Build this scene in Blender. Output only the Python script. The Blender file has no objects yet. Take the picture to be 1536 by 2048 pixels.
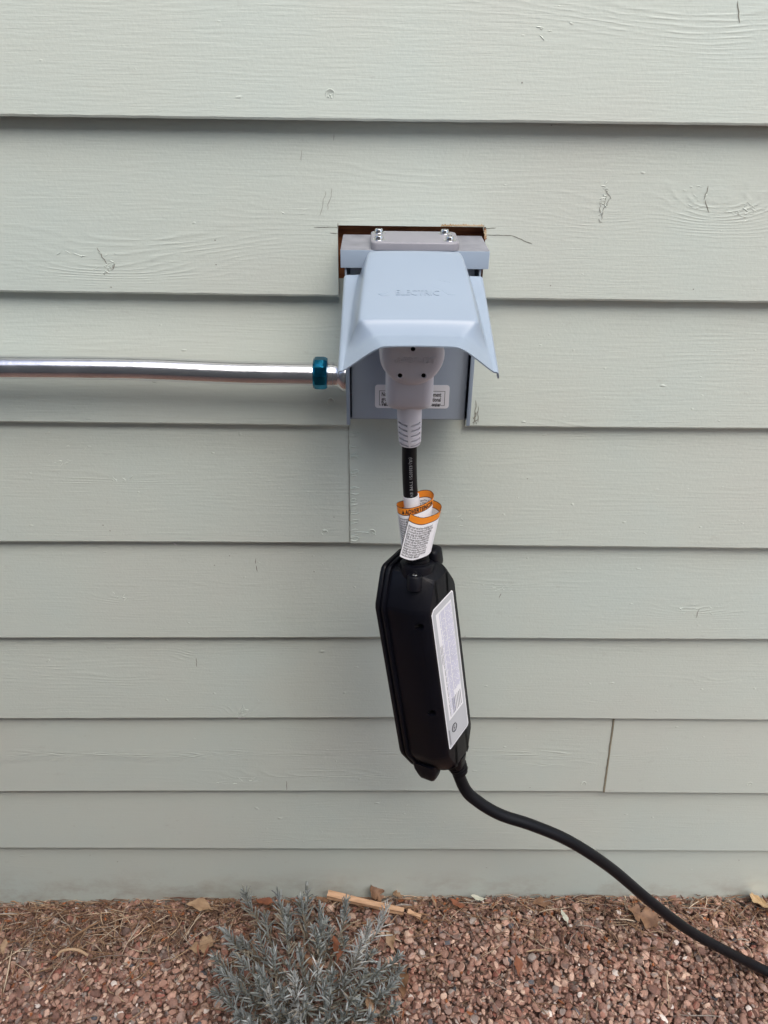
import bpy, bmesh, math, random
import numpy as np
from mathutils import Vector, Matrix, noise
random.seed(7); rng = np.random.default_rng(11)
S = bpy.context.scene; COL = S.collection

# ------------------------------------------------------------------ camera
F_PX, PITCH, YAW, ROLL, CAMZ = 1560.0, 0.5417, 0.01457, -0.01445, 1.56
cp, sp, cy, sy = math.cos(PITCH), math.sin(PITCH), math.cos(YAW), math.sin(YAW)
fwd = Vector((sy*cp, cy*cp, -sp)); rt = Vector((cy, -sy, 0)); dn = fwd.cross(rt)
c_, s_ = math.cos(ROLL), math.sin(ROLL)
RT = c_*rt + s_*dn; DN = -s_*rt + c_*dn
CAM = Vector((0, -1, CAMZ))
cd = bpy.data.cameras.new("camera"); cam = bpy.data.objects.new("camera", cd); COL.objects.link(cam)
cd.sensor_fit = 'VERTICAL'; cd.sensor_height = 36; cd.sensor_width = 27; cd.lens = 36*F_PX/2048
cd.clip_start = 0.02; cd.clip_end = 500
M = Matrix((( RT.x, -DN.x, -fwd.x, CAM.x), (RT.y, -DN.y, -fwd.y, CAM.y), (RT.z, -DN.z, -fwd.z, CAM.z), (0,0,0,1)))
cam.matrix_world = M; S.camera = cam

def ray(u, v): return RT*((u-768)/F_PX) + DN*((v-1024)/F_PX) + fwd
def at(u, v, Y):            # point on the vertical plane y = Y
    d = ray(u, v); return CAM + d*((Y+1)/d.y)
def gr(u, v, Z=0.0):        # point on the horizontal plane z = Z
    d = ray(u, v); return CAM + d*((Z-CAMZ)/d.z)

# ------------------------------------------------------------------ world, sun, exposure
W = bpy.data.worlds.new("World"); S.world = W; W.use_nodes = True
nt = W.node_tree; bg = nt.nodes['Background']
sky = nt.nodes.new('ShaderNodeTexSky'); sky.sky_type = 'NISHITA'; sky.sun_disc = False
SUN_EL, SUN_AZ = math.radians(58), math.radians(160)      # azimuth clockwise from +y: south-south-west of the wall, behind the camera
sky.sun_elevation = SUN_EL; sky.sun_rotation = SUN_AZ
sky.air_density = 1.0; sky.dust_density = 4.0; sky.ozone_density = 1.0
nt.links.new(sky.outputs[0], bg.inputs[0]); bg.inputs[1].default_value = 0.11
sd = bpy.data.lights.new("sun", 'SUN'); so = bpy.data.objects.new("sun", sd); COL.objects.link(so)
sd.energy = 1.1; sd.angle = math.radians(60); sd.color = (1.0, 0.98, 0.95)
sv = Vector((math.sin(SUN_AZ)*math.cos(SUN_EL), math.cos(SUN_AZ)*math.cos(SUN_EL), math.sin(SUN_EL)))
so.rotation_euler = sv.to_track_quat('Z', 'Y').to_euler(); so.location = sv*5
S.view_settings.view_transform = 'Standard'; S.view_settings.look = 'None'
S.view_settings.exposure = 0.98; S.view_settings.gamma = 1.0

# ------------------------------------------------------------------ materials
def nodes(name):
    m = bpy.data.materials.new(name); m.use_nodes = True
    t = m.node_tree; return m, t, t.nodes['Principled BSDF']
def N(t, typ, **kw):
    n = t.nodes.new('ShaderNode'+typ)
    for k, v in kw.items(): setattr(n, k, v)
    return n
def L(t, a, b): t.links.new(a, b)
def math_(t, op, a, b=None, c=None):
    n = N(t, 'Math', operation=op)
    for i, x in enumerate((a, b, c)):
        if x is None: continue
        if isinstance(x, (int, float)): n.inputs[i].default_value = x
        else: L(t, x, n.inputs[i])
    return n.outputs[0]
def ramp(t, fac, stops, interp='LINEAR'):
    r = N(t, 'ValToRGB'); r.color_ramp.interpolation = interp
    e = r.color_ramp.elements
    while len(e) < len(stops): e.new(0.5)
    for k, (p, c) in enumerate(stops):
        e[k].position = p; e[k].color = (*c, 1) if len(c) == 3 else c
    L(t, fac, r.inputs[0]); return r.outputs[0]
def plain(name, col, rough=0.5, metal=0.0, spec=0.5, nscale=60, nvar=0.12, bump=0.0, bscale=400, coat=0.0, rvar=0.1):
    m, t, b = nodes(name)
    pos = N(t, 'NewGeometry').outputs['Position']
    n = N(t, 'TexNoise'); n.inputs['Scale'].default_value = nscale; n.inputs['Detail'].default_value = 6
    L(t, pos, n.inputs['Vector'])
    lo = tuple(x*(1-nvar) for x in col); hi = tuple(min(1, x*(1+nvar)) for x in col)
    L(t, ramp(t, n.outputs[0], [(0.0, tuple(x*(1-2*nvar) for x in col)), (1.0, tuple(min(1, x*(1+2*nvar)) for x in col))]), b.inputs['Base Color'])
    L(t, math_(t, 'MULTIPLY_ADD', n.outputs[0], rvar*2, rough-rvar), b.inputs['Roughness'])
    b.inputs['Metallic'].default_value = metal; b.inputs['Specular IOR Level'].default_value = spec
    b.inputs['Coat Weight'].default_value = coat; b.inputs['Coat Roughness'].default_value = 0.3
    if bump:
        n2 = N(t, 'TexNoise'); n2.inputs['Scale'].default_value = bscale; n2.inputs['Detail'].default_value = 4
        L(t, pos, n2.inputs['Vector'])
        bp = N(t, 'Bump'); bp.inputs['Strength'].default_value = 1; bp.inputs['Distance'].default_value = bump
        L(t, n2.outputs[0], bp.inputs['Height']); L(t, bp.outputs[0], b.inputs['Normal'])
    return m

# wood knots on the boards (photo position, half width, half height in metres, strength)
KNOTS = [(1190,840,.10,.02,.5),(1470,40,.13,.030,1.4),(1260,20,.12,.015,.6),(215,530,.09,.018,1.0),(300,470,.16,.020,.9),(330,500,.10,.03,.8),
         (1410,400,.05,.03,1.2),(1490,420,.06,.03,1.3),(1390,1215,.06,.02,1.2),(1010,1170,.08,.018,.8),(250,1195,.05,.014,1.0),
         (500,1170,.08,.014,.8),(210,960,.12,.016,.9),(485,1420,.03,.015,1.3),(240,1510,.20,.012,2.2),(60,1515,.22,.016,2.2),
         (350,1520,.09,.012,1.8),(640,1550,.18,.018,2.0),(700,1510,.22,.014,1.6),(1040,1510,.20,.016,2.2),(1130,1530,.10,.01,1.6),
         (460,1565,.06,.008,1.6),(240,1355,.07,.015,.7),(620,1680,.15,.014,.6),(1440,1360,.05,.014,.9),(1230,1400,.05,.014,.7),
         (1120,1640,.12,.012,.5),(390,1310,.03,.02,.8),(860,340,.15,.02,.5),(1200,420,.05,.03,.7)]
def siding_material():
    m, t, b = nodes("sage_paint")
    g = N(t, 'NewGeometry').outputs['Position']
    sx = N(t, 'SeparateXYZ'); L(t, g, sx.inputs[0]); X, Z = sx.outputs[0], sx.outputs[2]
    oi = N(t, 'ObjectInfo').outputs['Random']
    def stretched(fx, fz, scale, detail=3, rough=.5):
        cx = N(t, 'CombineXYZ')
        L(t, math_(t, 'MULTIPLY', X, fx), cx.inputs[0]); L(t, math_(t, 'MULTIPLY', oi, 37.0), cx.inputs[1])
        L(t, math_(t, 'MULTIPLY', Z, fz), cx.inputs[2])
        n = N(t, 'TexNoise'); n.inputs['Scale'].default_value = scale; n.inputs['Detail'].default_value = detail
        n.inputs['Roughness'].default_value = rough
        L(t, cx.outputs[0], n.inputs['Vector']); return n.outputs[0]
    mask = None; field = None
    for (u, v, hw, hh, st) in KNOTS:
        p = at(u, v, .004)
        dx = math_(t, 'DIVIDE', math_(t, 'SUBTRACT', X, p.x), hw)
        dz = math_(t, 'DIVIDE', math_(t, 'SUBTRACT', Z, p.z), hh)
        d2 = math_(t, 'ADD', math_(t, 'MULTIPLY', dx, dx), math_(t, 'MULTIPLY', dz, dz))
        k = math_(t, 'MULTIPLY', math_(t, 'EXPONENT', math_(t, 'MULTIPLY', d2, -1.0)), st)
        mask = k if mask is None else math_(t, 'ADD', mask, k)
    wob = stretched(2.2, 14, 1.0, 3)
    field = math_(t, 'ADD', math_(t, 'MULTIPLY', Z, 130.0), math_(t, 'MULTIPLY', wob, 9.0))
    field = math_(t, 'ADD', field, math_(t, 'MULTIPLY', mask, 2.6))
    rings = math_(t, 'SINE', math_(t, 'MULTIPLY', field, 6.283))
    rings = math_(t, 'POWER', math_(t, 'MULTIPLY_ADD', rings, .5, .5), 2.2)
    patch = stretched(1.3, 7, 1.0, 2)
    amp = math_(t, 'ADD', math_(t, 'MULTIPLY', mask, .8), math_(t, 'MAXIMUM', math_(t, 'MULTIPLY_ADD', patch, 1.5, -.5), 0.14))
    brk = stretched(30, 60, 1.0, 3)                       # paint fills parts of the grain
    amp = math_(t, 'MULTIPLY', amp, math_(t, 'MAXIMUM', math_(t, 'MULTIPLY_ADD', brk, 3.0, -.95), 0.0))
    h = math_(t, 'MULTIPLY', rings, math_(t, 'MULTIPLY', amp, .36))
    fine = stretched(22, 420, 1.0, 3)                     # brushed paint and saw grain
    h = math_(t, 'ADD', h, math_(t, 'MULTIPLY', fine, .42))
    dab = N(t, 'TexNoise'); dab.inputs['Scale'].default_value = 260; dab.inputs['Detail'].default_value = 3; L(t, g, dab.inputs['Vector'])
    h = math_(t, 'ADD', h, math_(t, 'MULTIPLY', dab.outputs[0], .22))
    sp_ = stretched(55, 110, 1.0, 1)                      # sparse drips, nicks and bits of grit under the paint
    spk = math_(t, 'MULTIPLY', math_(t, 'MAXIMUM', math_(t, 'SUBTRACT', sp_, .77), 0), 10.0)
    h = math_(t, 'ADD', h, spk)
    bp = N(t, 'Bump'); bp.inputs['Distance'].default_value = .00075; bp.inputs['Strength'].default_value = 1
    L(t, h, bp.inputs['Height']); L(t, bp.outputs[0], b.inputs['Normal'])
    blot = N(t, 'TexNoise'); blot.inputs['Scale'].default_value = 3.2; blot.inputs['Detail'].default_value = 4; L(t, g, blot.inputs['Vector'])
    colr = ramp(t, blot.outputs[0], [(.34, (.575,.620,.562)), (.5, (.572,.632,.574)), (.66, (.556,.632,.584))])
    dirt = stretched(38, 75, 1.0, 6, .7)
    splash = math_(t, 'MULTIPLY', math_(t, 'MAXIMUM', math_(t, 'SUBTRACT', stretched(9, 16, 1.0, 6, .7), .46), 0), math_(t, 'MAXIMUM', math_(t, 'MULTIPLY_ADD', Z, -11.0, 1.0), 0))
    mx0 = N(t, 'Mix', data_type='RGBA'); L(t, colr, mx0.inputs[6]); mx0.inputs[7].default_value = (.30,.24,.19,1); L(t, math_(t, 'MULTIPLY', splash, 2.6), mx0.inputs[0]); colr = mx0.outputs[2]
    mx = N(t, 'Mix', data_type='RGBA'); L(t, colr, mx.inputs[6]); mx.inputs[7].default_value = (.30,.29,.25,1)
    L(t, math_(t, 'MULTIPLY', math_(t, 'MAXIMUM', math_(t, 'SUBTRACT', dirt, .62), 0), 1.6), mx.inputs[0])
    L(t, mx.outputs[2], b.inputs['Base Color'])
    b.inputs['Roughness'].default_value = .50; b.inputs['Specular IOR Level'].default_value = .42
    return m
def wood_material(name, c1, c2, axis=(8,60,60), rough=.75):
    m, t, b = nodes(name)
    tc = N(t, 'NewGeometry').outputs['Position']
    mp = N(t, 'Mapping'); mp.inputs['Scale'].default_value = axis; L(t, tc, mp.inputs[0])
    n = N(t, 'TexNoise'); n.inputs['Scale'].default_value = 3; n.inputs['Detail'].default_value = 8; L(t, mp.outputs[0], n.inputs['Vector'])
    L(t, ramp(t, n.outputs[0], [(.3, c1), (.7, c2)]), b.inputs['Base Color']); b.inputs['Roughness'].default_value = rough
    bp = N(t, 'Bump'); bp.inputs['Distance'].default_value = .0008; L(t, n.outputs[0], bp.inputs['Height']); L(t, bp.outputs[0], b.inputs['Normal'])
    return m
def island_material(name, stops, rough=.7, bump=.0006, bscale=300, spot=.25, interp='CONSTANT', spec=.35, gain=1.0):
    m, t, b = nodes(name)
    geo = N(t, 'NewGeometry'); r = geo.outputs['Random Per Island']
    c = ramp(t, r, stops, interp)
    n = N(t, 'TexNoise'); n.inputs['Scale'].default_value = bscale; n.inputs['Detail'].default_value = 5; L(t, geo.outputs['Position'], n.inputs['Vector'])
    n3 = N(t, 'TexNoise'); n3.inputs['Scale'].default_value = 5; n3.inputs['Detail'].default_value = 3; L(t, geo.outputs['Position'], n3.inputs['Vector'])
    r2 = math_(t, 'FRACT', math_(t, 'MULTIPLY', r, 977.0))
    val = math_(t, 'MULTIPLY_ADD', n.outputs[0], spot*2, 1-spot)
    val = math_(t, 'MULTIPLY', val, math_(t, 'MULTIPLY_ADD', r2, .5, .75))
    val = math_(t, 'MULTIPLY', math_(t, 'MULTIPLY', val, gain), math_(t, 'MULTIPLY_ADD', n3.outputs[0], .7, .65))
    hs = N(t, 'HueSaturation'); L(t, c, hs.inputs['Color']); L(t, val, hs.inputs['Value'])
    L(t, hs.outputs[0], b.inputs['Base Color']); b.inputs['Roughness'].default_value = rough; b.inputs['Specular IOR Level'].default_value = spec
    bp = N(t, 'Bump'); bp.inputs['Distance'].default_value = bump; L(t, n.outputs[0], bp.inputs['Height']); L(t, bp.outputs[0], b.inputs['Normal'])
    return m

MT = {}
MT['siding'] = siding_material()
MT['cedar'] = wood_material("bare_cedar", (.16,.045,.014), (.40,.15,.055))
MT['raw_edge'] = wood_material("torn_paint_edge", (.45,.30,.16), (.62,.50,.34))
MT['caulk'] = plain("old_caulk", (.33,.30,.22), .8)
MT['dark'] = plain("graphite_mark", (.05,.05,.045), .7)
MT['crack'] = plain("open_crack", (.235,.235,.20), .9)
MT['pencil'] = plain("pencil", (.30,.31,.28), .7)
MT['box'] = plain("grey_powder_coat", (.300,.375,.465), .335, spec=.5, nscale=9, nvar=.025, coat=.4, rvar=.03)
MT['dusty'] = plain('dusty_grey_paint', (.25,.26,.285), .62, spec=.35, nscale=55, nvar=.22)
MT['panel'] = plain("grey_steel_panel", (.38,.45,.53), .42, spec=.5, nscale=12, nvar=.05, bump=.0001, bscale=700)
MT['plate'] = plain("cast_plate", (.27,.27,.30), .45, spec=.5, nscale=40, nvar=.05, bump=.00015, bscale=900)
MT['zinc'] = plain("zinc_screw", (.72,.72,.72), .18, 1.0, nscale=200)
MT['steel'] = plain("galvanised_conduit", (.78,.78,.80), .21, 1.0, nscale=35, nvar=.06, bump=.00018, bscale=150, rvar=.07)
MT['teal'] = plain("teal_plated_nut", (.02,.22,.36), .12, 1.0, nscale=60, nvar=.5, bump=.0004, bscale=160)
MT['plug'] = plain("grey_moulded_plastic", (.70,.69,.735), .5, spec=.4, nscale=14, nvar=.03, bump=.00012, bscale=1200)
MT['hole'] = plain("dark_recess", (.012,.012,.014), .7)
MT['rubber'] = plain("black_cable_rubber", (.0045,.005,.007), .45, spec=.24, nscale=30, nvar=.2, bump=.0001, bscale=500)
MT['black'] = plain("black_plastic", (.0030,.0034,.0065), .42, spec=.24, nscale=18, nvar=.25, bump=.00018, bscale=900, rvar=.09)
MT['white'] = plain("white_label", (.86,.87,.90), .45, spec=.4, nscale=30, nvar=.02)
MT['silver'] = plain("silver_label", (.52,.54,.57), .4, spec=.5, nscale=30, nvar=.03)
MT['lilac'] = plain("pale_lilac_print", (.50,.51,.70), .5)
MT['orange'] = plain("orange_print", (.85,.27,.02), .45, nvar=.04)
MT['ink'] = plain("black_ink", (.02,.02,.025), .5)
MT['grey_ink'] = plain("grey_ink", (.26,.27,.30), .5)
MT['cable_print'] = plain("cable_print", (.33,.34,.35), .5)
PEB = [(0,(.20,.11,.085)),(.10,(.33,.19,.142)),(.22,(.26,.150,.115)),(.34,(.40,.242,.182)),(.47,(.29,.145,.105)),(.56,(.48,.32,.245)),
       (.67,(.33,.225,.185)),(.75,(.18,.12,.10)),(.81,(.52,.37,.28)),(.89,(.24,.19,.165)),(.93,(.38,.32,.28)),(.955,(.10,.10,.11)),(.967,(.66,.58,.52)),(.98,(.30,.12,.09))]
MT['pebble'] = island_material("red_gravel", PEB, .72, .0007, 260, .38, gain=1.10)
MT['needle'] = island_material("dry_needles", [(0,(.20,.11,.06)),(.2,(.30,.18,.10)),(.38,(.12,.07,.045)),(.52,(.42,.29,.18)),(.66,(.17,.10,.07)),(.8,(.55,.44,.32)),(.9,(.33,.29,.25))], .75, .0003, 400, .25, gain=.95)
MT['bark'] = island_material("bark_chips", [(0,(.11,.062,.042)),(.3,(.17,.095,.065)),(.55,(.24,.15,.10)),(.8,(.30,.11,.045)),(.92,(.28,.22,.17))], .85, .0008, 300, .3)
MT['lav'] = island_material("lavender_leaf", [(0,(.23,.255,.245)),(.2,(.33,.355,.345)),(.45,(.27,.295,.275)),(.65,(.42,.445,.435)),(.84,(.30,.305,.255)),(.94,(.40,.36,.28))], .65, .0002, 600, .12)
MT['lav_pale'] = island_material("pale_lavender_leaf", [(0,(.45,.46,.44)),(.4,(.54,.55,.53)),(.7,(.42,.44,.43)),(.9,(.56,.52,.44))], .65, .0002, 600, .12)
MT['lav_dead'] = island_material('withered_lavender_leaf', [(0,(.16,.125,.085)),(.3,(.24,.20,.145)),(.6,(.12,.10,.075)),(.8,(.30,.27,.20))], .8, .0002, 600, .12)
MT['lav_stem'] = plain("lavender_stem", (.20,.19,.15), .8, nscale=90, nvar=.3)
MT['shade_wall'] = plain('shade_wall_grey', (.22,.22,.21), .9, nscale=4)  # grey of the added wall that shades the siding
MT['offcut'] = wood_material("fresh_sawn_wood", (.46,.27,.15), (.66,.42,.26), (14,60,60))
def leafmat(name, c1, c2):
    m, t, b = nodes(name)
    p = N(t, 'NewGeometry').outputs['Position']; n = N(t, 'TexNoise'); n.inputs['Scale'].default_value = 55; n.inputs['Detail'].default_value = 7; L(t, p, n.inputs['Vector'])
    L(t, ramp(t, n.outputs[0], [(.32, c1), (.68, c2)]), b.inputs['Base Color']); b.inputs['Roughness'].default_value = .6
    bp = N(t, 'Bump'); bp.inputs['Distance'].default_value = .001; L(t, n.outputs[0], bp.inputs['Height']); L(t, bp.outputs[0], b.inputs['Normal'])
    return m
MT['leaf_tan'] = leafmat("tan_leaf", (.22,.13,.07), (.40,.27,.16))
MT['leaf_brown'] = leafmat("brown_leaf", (.13,.065,.035), (.27,.15,.08))
MT['leaf_red'] = leafmat("rust_leaf", (.13,.045,.022), (.28,.10,.045))
MT['leaf_gold'] = leafmat('golden_tan_leaf', (.42,.27,.13), (.60,.42,.23))
MT['leaf_pale'] = leafmat("pale_leaf", (.42,.43,.33), (.56,.56,.45))

# ------------------------------------------------------------------ mesh helpers
class MB:
    def __init__(s): s.v = []; s.f = []; s.m = []; s.mats = []
    def mi(s, mat):
        if mat not in s.mats: s.mats.append(mat)
        return s.mats.index(mat)
    def add(s, vs, fs, mat):
        o = len(s.v); i = s.mi(mat); s.v += [tuple(p) for p in vs]
        for f in fs: s.f.append(tuple(o+k for k in f)); s.m.append(i)
    def loft(s, loops, mat, cap=True, closed=True):
        n = len(loops[0]); vs = [p for l in loops for p in l]; fs = []
        for a in range(len(loops)-1):
            for k in range(n if closed else n-1):
                k2 = (k+1) % n; fs.append((a*n+k, a*n+k2, (a+1)*n+k2, (a+1)*n+k))
        if cap and closed: fs += [tuple(reversed(range(n))), tuple((len(loops)-1)*n+k for k in range(n))]
        s.add(vs, fs, mat)
    def box(s, lo, hi, mat, bev=0.0):
        bm = bmesh.new(); bmesh.ops.create_cube(bm, size=1)
        for v in bm.verts: v.co = Vector((lo[i]+(v.co[i]+.5)*(hi[i]-lo[i]) for i in range(3)))
        if bev: bmesh.ops.bevel(bm, geom=bm.edges[:], offset=bev, segments=3, profile=.5, affect='EDGES')
        s.bm(bm, mat)
    def bm(s, bm, mat, mtx=None):
        bm.verts.ensure_lookup_table(); bm.verts.index_update()
        s.add([(mtx @ v.co) if mtx else v.co for v in bm.verts], [[v.index for v in f.verts] for f in bm.faces], mat); bm.free()
    def lathe(s, prof, mat, origin, axis, n=32, cap=True):       # prof: (distance along axis, radius)
        ax = Vector(axis).normalized(); q = Vector((0,0,1)).rotation_difference(ax); o = Vector(origin)
        s.loft([[o + q @ Vector((r*math.cos(2*math.pi*k/n), r*math.sin(2*math.pi*k/n), d)) for k in range(n)] for d, r in prof], mat, cap)
    def tube(s, pts, r, mat, n=16, cap=True):
        pts = [Vector(p) for p in pts]; loops = []; up = None
        for i, p in enumerate(pts):
            t = (pts[min(i+1, len(pts)-1)] - pts[max(i-1, 0)]).normalized()
            if up is None: up = t.orthogonal().normalized()
            up = (up - t*up.dot(t)).normalized(); b = t.cross(up)
            rr = r[i] if isinstance(r, (list, tuple)) else r
            loops.append([p + (up*math.cos(2*math.pi*k/n) + b*math.sin(2*math.pi*k/n))*rr for k in range(n)])
        s.loft(loops, mat, cap)
    def build(s, name, parent=None, smooth=None, loc=None):
        me = bpy.data.meshes.new(name); vs = s.v
        if loc is not None: vs = [(p[0]-loc[0], p[1]-loc[1], p[2]-loc[2]) for p in vs]
        me.from_pydata(vs, [], s.f); me.validate(clean_customdata=False)
        for m in s.mats: me.materials.append(MT[m])
        if len(me.polygons) == len(s.m): me.polygons.foreach_set('material_index', s.m)
        me.update()
        if smooth is not None:
            me.polygons.foreach_set('use_smooth', [True]*len(me.polygons)); me.set_sharp_from_angle(angle=math.radians(smooth))
        o = bpy.data.objects.new(name, me); COL.objects.link(o)
        if parent is not None: o.parent = parent
        return o
def tag(o, label=None, cat=None, group=None, kind=None):
    for k, v in (('label', label), ('category', cat), ('group', group), ('kind', kind)):
        if v: o[k] = v
    return o
def thing(name, loc, label, cat, group=None):
    o = bpy.data.objects.new(name, None); COL.objects.link(o); o.location = loc; o.empty_display_size = .05
    return tag(o, label, cat, group)
def wpart(mb, name, root, smooth=None):                # vertices in world coordinates, child of an Empty that may be rotated
    o = mb.build(name, None, smooth); top = root; mw = root_matrix(root)
    o.parent = root; o.data.transform(mw.inverted()); return o
def root_matrix(o):
    m = o.matrix_basis.copy()
    return (root_matrix(o.parent) @ m) if o.parent else m
def fix_normals(o):
    bm = bmesh.new(); bm.from_mesh(o.data); bmesh.ops.recalc_face_normals(bm, faces=bm.faces[:]); bm.to_mesh(o.data); bm.free()
def catmull(pts, n=8):
    P = [Vector(p) for p in pts]; P = [P[0]*2-P[1]] + P + [P[-1]*2-P[-2]]; out = []
    for i in range(1, len(P)-2):
        for k in range(n):
            t = k/n; a, b, c, d = P[i-1], P[i], P[i+1], P[i+2]
            out.append(.5*((2*b) + (c-a)*t + (2*a-5*b+4*c-d)*t*t + (3*b-a-3*c+d)*t**3))
    out.append(P[-2]); return out
def apply_mod(o, typ, **kw):
    md = o.modifiers.new('m', typ)
    for k, v in kw.items(): setattr(md, k, v)
    dg = bpy.context.evaluated_depsgraph_get(); dg.update()
    me = bpy.data.meshes.new_from_object(o.evaluated_get(dg)); o.modifiers.clear(); o.data = me; return o
def cut(o, cutter_mb):
    fix_normals(o)
    c = cutter_mb.build('cutter'); fix_normals(c)
    apply_mod(o, 'BOOLEAN', object=c, operation='DIFFERENCE', solver='EXACT')
    bpy.data.objects.remove(c)
def smooth_obj(o, ang=35):
    o.data.polygons.foreach_set('use_smooth', [True]*len(o.data.polygons)); o.data.set_sharp_from_angle(angle=math.radians(ang))
_txt = {}
def text_geo(txt, size=1.0, align='LEFT', bold=0.0):
    key = (txt, align, bold)
    if key not in _txt:
        cu = bpy.data.curves.new('t', 'FONT'); cu.body = txt; cu.size = 1; cu.align_x = align; cu.offset = bold; cu.resolution_u = 2
        o = bpy.data.objects.new('t', cu); COL.objects.link(o)
        dg = bpy.context.evaluated_depsgraph_get(); dg.update()
        me = bpy.data.meshes.new_from_object(o.evaluated_get(dg))
        _txt[key] = ([tuple(v.co) for v in me.vertices], [tuple(p.vertices) for p in me.polygons])
        bpy.data.objects.remove(o); bpy.data.curves.remove(cu); bpy.data.meshes.remove(me)
    vs, fs = _txt[key]; return [(x*size, y*size) for x, y, z in vs], fs
def put_text(mb, txt, size, mat, fn, align='LEFT', bold=0.0, xs=1.0):
    vs, fs = text_geo(txt, size, align, bold); mb.add([fn(x*xs, y) for x, y in vs], fs, mat)

# ------------------------------------------------------------------ clapboard wall
EDGE_PX = [[(0,231),(768,241),(1536,250)], [(0,583),(600,592),(980,598),(1536,605)], [(0,845),(690,853),(950,854),(1536,859)],
           [(0,1085),(698,1087),(900,1091),(1536,1098)], [(0,1277),(768,1276),(935,1277),(1536,1280)], [(0,1438),(768,1436),(955,1436),(1536,1441)],
           [(0,1584),(768,1583),(1205,1584),(1536,1586)], [(0,1697),(768,1699),(1536,1703)]]
EDGES = [[(at(u, v, 0).x, at(u, v, 0).z) for u, v in e] for e in EDGE_PX]
def ez(i, x):
    if i < 0: return float(np.interp(x, *zip(*EDGES[0]))) + .196*(-i)
    if i > 7: return -.05
    return float(np.interp(x, *zip(*EDGES[i])))
XL, XR = -1.7, 1.75
def board_y(i, x, z):                                    # front surface of row i (row i hangs between edges i-1 and i)
    zb, zt = ez(i, x), ez(i-1, x)
    t = (z-zb)/max(.05, zt-zb)
    out = {0: -.0105, 1: -.0025}.get(i, 0.0)
    return out + .0122*t*(1 if i else 1.4) + .0012*noise.noise(Vector((x*2.3, i*7.1, z*4)))
def row_at(x, z):
    for i in range(-8, 9):
        if z >= ez(i, x): return i
    return 8
wall = thing('clapboard_wall', (0, .03, 0), 'sage green painted clapboard house wall with overlapping horizontal boards', 'wall')
NOTCH = (at(676, 500, 0).x, at(969, 500, 0).x, at(700, 452, 0).z)     # left, right, top of the hole sawn for the box
BOX_L, BOX_R = at(690, 700, 0).x + .004, at(948, 700, 0).x - .004
def board(i, x0, x1, slant=0.0, proud=0.0, notch=None):
    xs = list(np.arange(x0, x1, .0125)); xs = [x for x in xs if x > x0+.004] ; xs = [x0]+[x for x in xs if x < x1-.004]+[x1]
    if notch:
        xs = sorted([x for x in xs if min(abs(x-notch[0]), abs(x-notch[1])) > .005] + [notch[0], notch[1]])
    nz = 9; V = {}; mb = MB(); vs = []; idx = {}
    lo = [ez(i, x) + .00045*noise.noise(Vector((x*45, i*3.3, 0))) + .0006*max(0, noise.noise(Vector((x*9, i*9.3, 4)))-.15) for x in xs]
    hi = [ez(i-1, x) + .02 for x in xs]
    rows_t = [0, .012] + [k/(nz-1) for k in range(1, nz)]
    if notch:
        zt = notch[2]
    def P(a, r, back):
        x = xs[a]; t = rows_t[r]; z = lo[a] + (hi[a]-lo[a])*t
        if notch and r == NR: z = notch[2]
        xx = x
        if slant and a in (0, len(xs)-1): xx = x + (slant*(z-lo[a]) if (a == 0) == (slant > 0 and x0 > 0) or (a == len(xs)-1 and x0 < 0) else 0)
        y = board_y(i, x, z) - proud
        if r == 0: y += .0014                               # eased lower edge
        if back: y = y + .0125 - .006*t - (.0014 if r == 0 else 0)
        return (xx, y, z)
    NR = None
    if notch:
        tm = (zt - lo[len(lo)//2])/(hi[0]-lo[0]); NR = min(range(2, len(rows_t)), key=lambda k: abs(rows_t[k]-tm))
    def g(a, r, back=False):
        k = (a, r, back)
        if k not in idx: idx[k] = len(vs); vs.append(P(a, r, back))
        return idx[k]
    faces = []; mats = []
    def solid(a, r):
        if a < 0 or a >= len(xs)-1 or r < 0 or r >= len(rows_t)-1: return False
        if notch and notch[0]-1e-6 <= xs[a] and xs[a+1] <= notch[1]+1e-6 and r < NR: return False
        return True
    for a in range(len(xs)-1):
        for r in range(len(rows_t)-1):
            if not solid(a, r): continue
            faces.append((g(a,r), g(a+1,r), g(a+1,r+1), g(a,r+1))); mats.append('siding')
            if not solid(a, r-1):
                mt = 'siding' if r == 0 else 'cedar'
                faces.append((g(a,r,True), g(a+1,r,True), g(a+1,r), g(a,r))); mats.append(mt)
            if not solid(a-1, r):
                mt = 'cedar' if a > 0 else 'caulk'
                faces.append((g(a,r), g(a,r+1), g(a,r+1,True), g(a,r,True))); mats.append(mt)
            if not solid(a+1, r):
                mt = 'cedar' if a < len(xs)-2 else 'caulk'
                faces.append((g(a+1,r), g(a+1,r,True), g(a+1,r+1,True), g(a+1,r+1))); mats.append(mt)
    for f, mt in zip(faces, mats):
        mb.f.append(f); mb.m.append(mb.mi(mt))
    mb.v = vs
    o = wpart(mb, 'siding_board', wall, 12); return o
BOARDS = {}
J3 = at(698.5, 1000, 0).x; J6a, J6b = at(1208, 1586, 0).x, at(1233, 1440, 0).x
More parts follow.
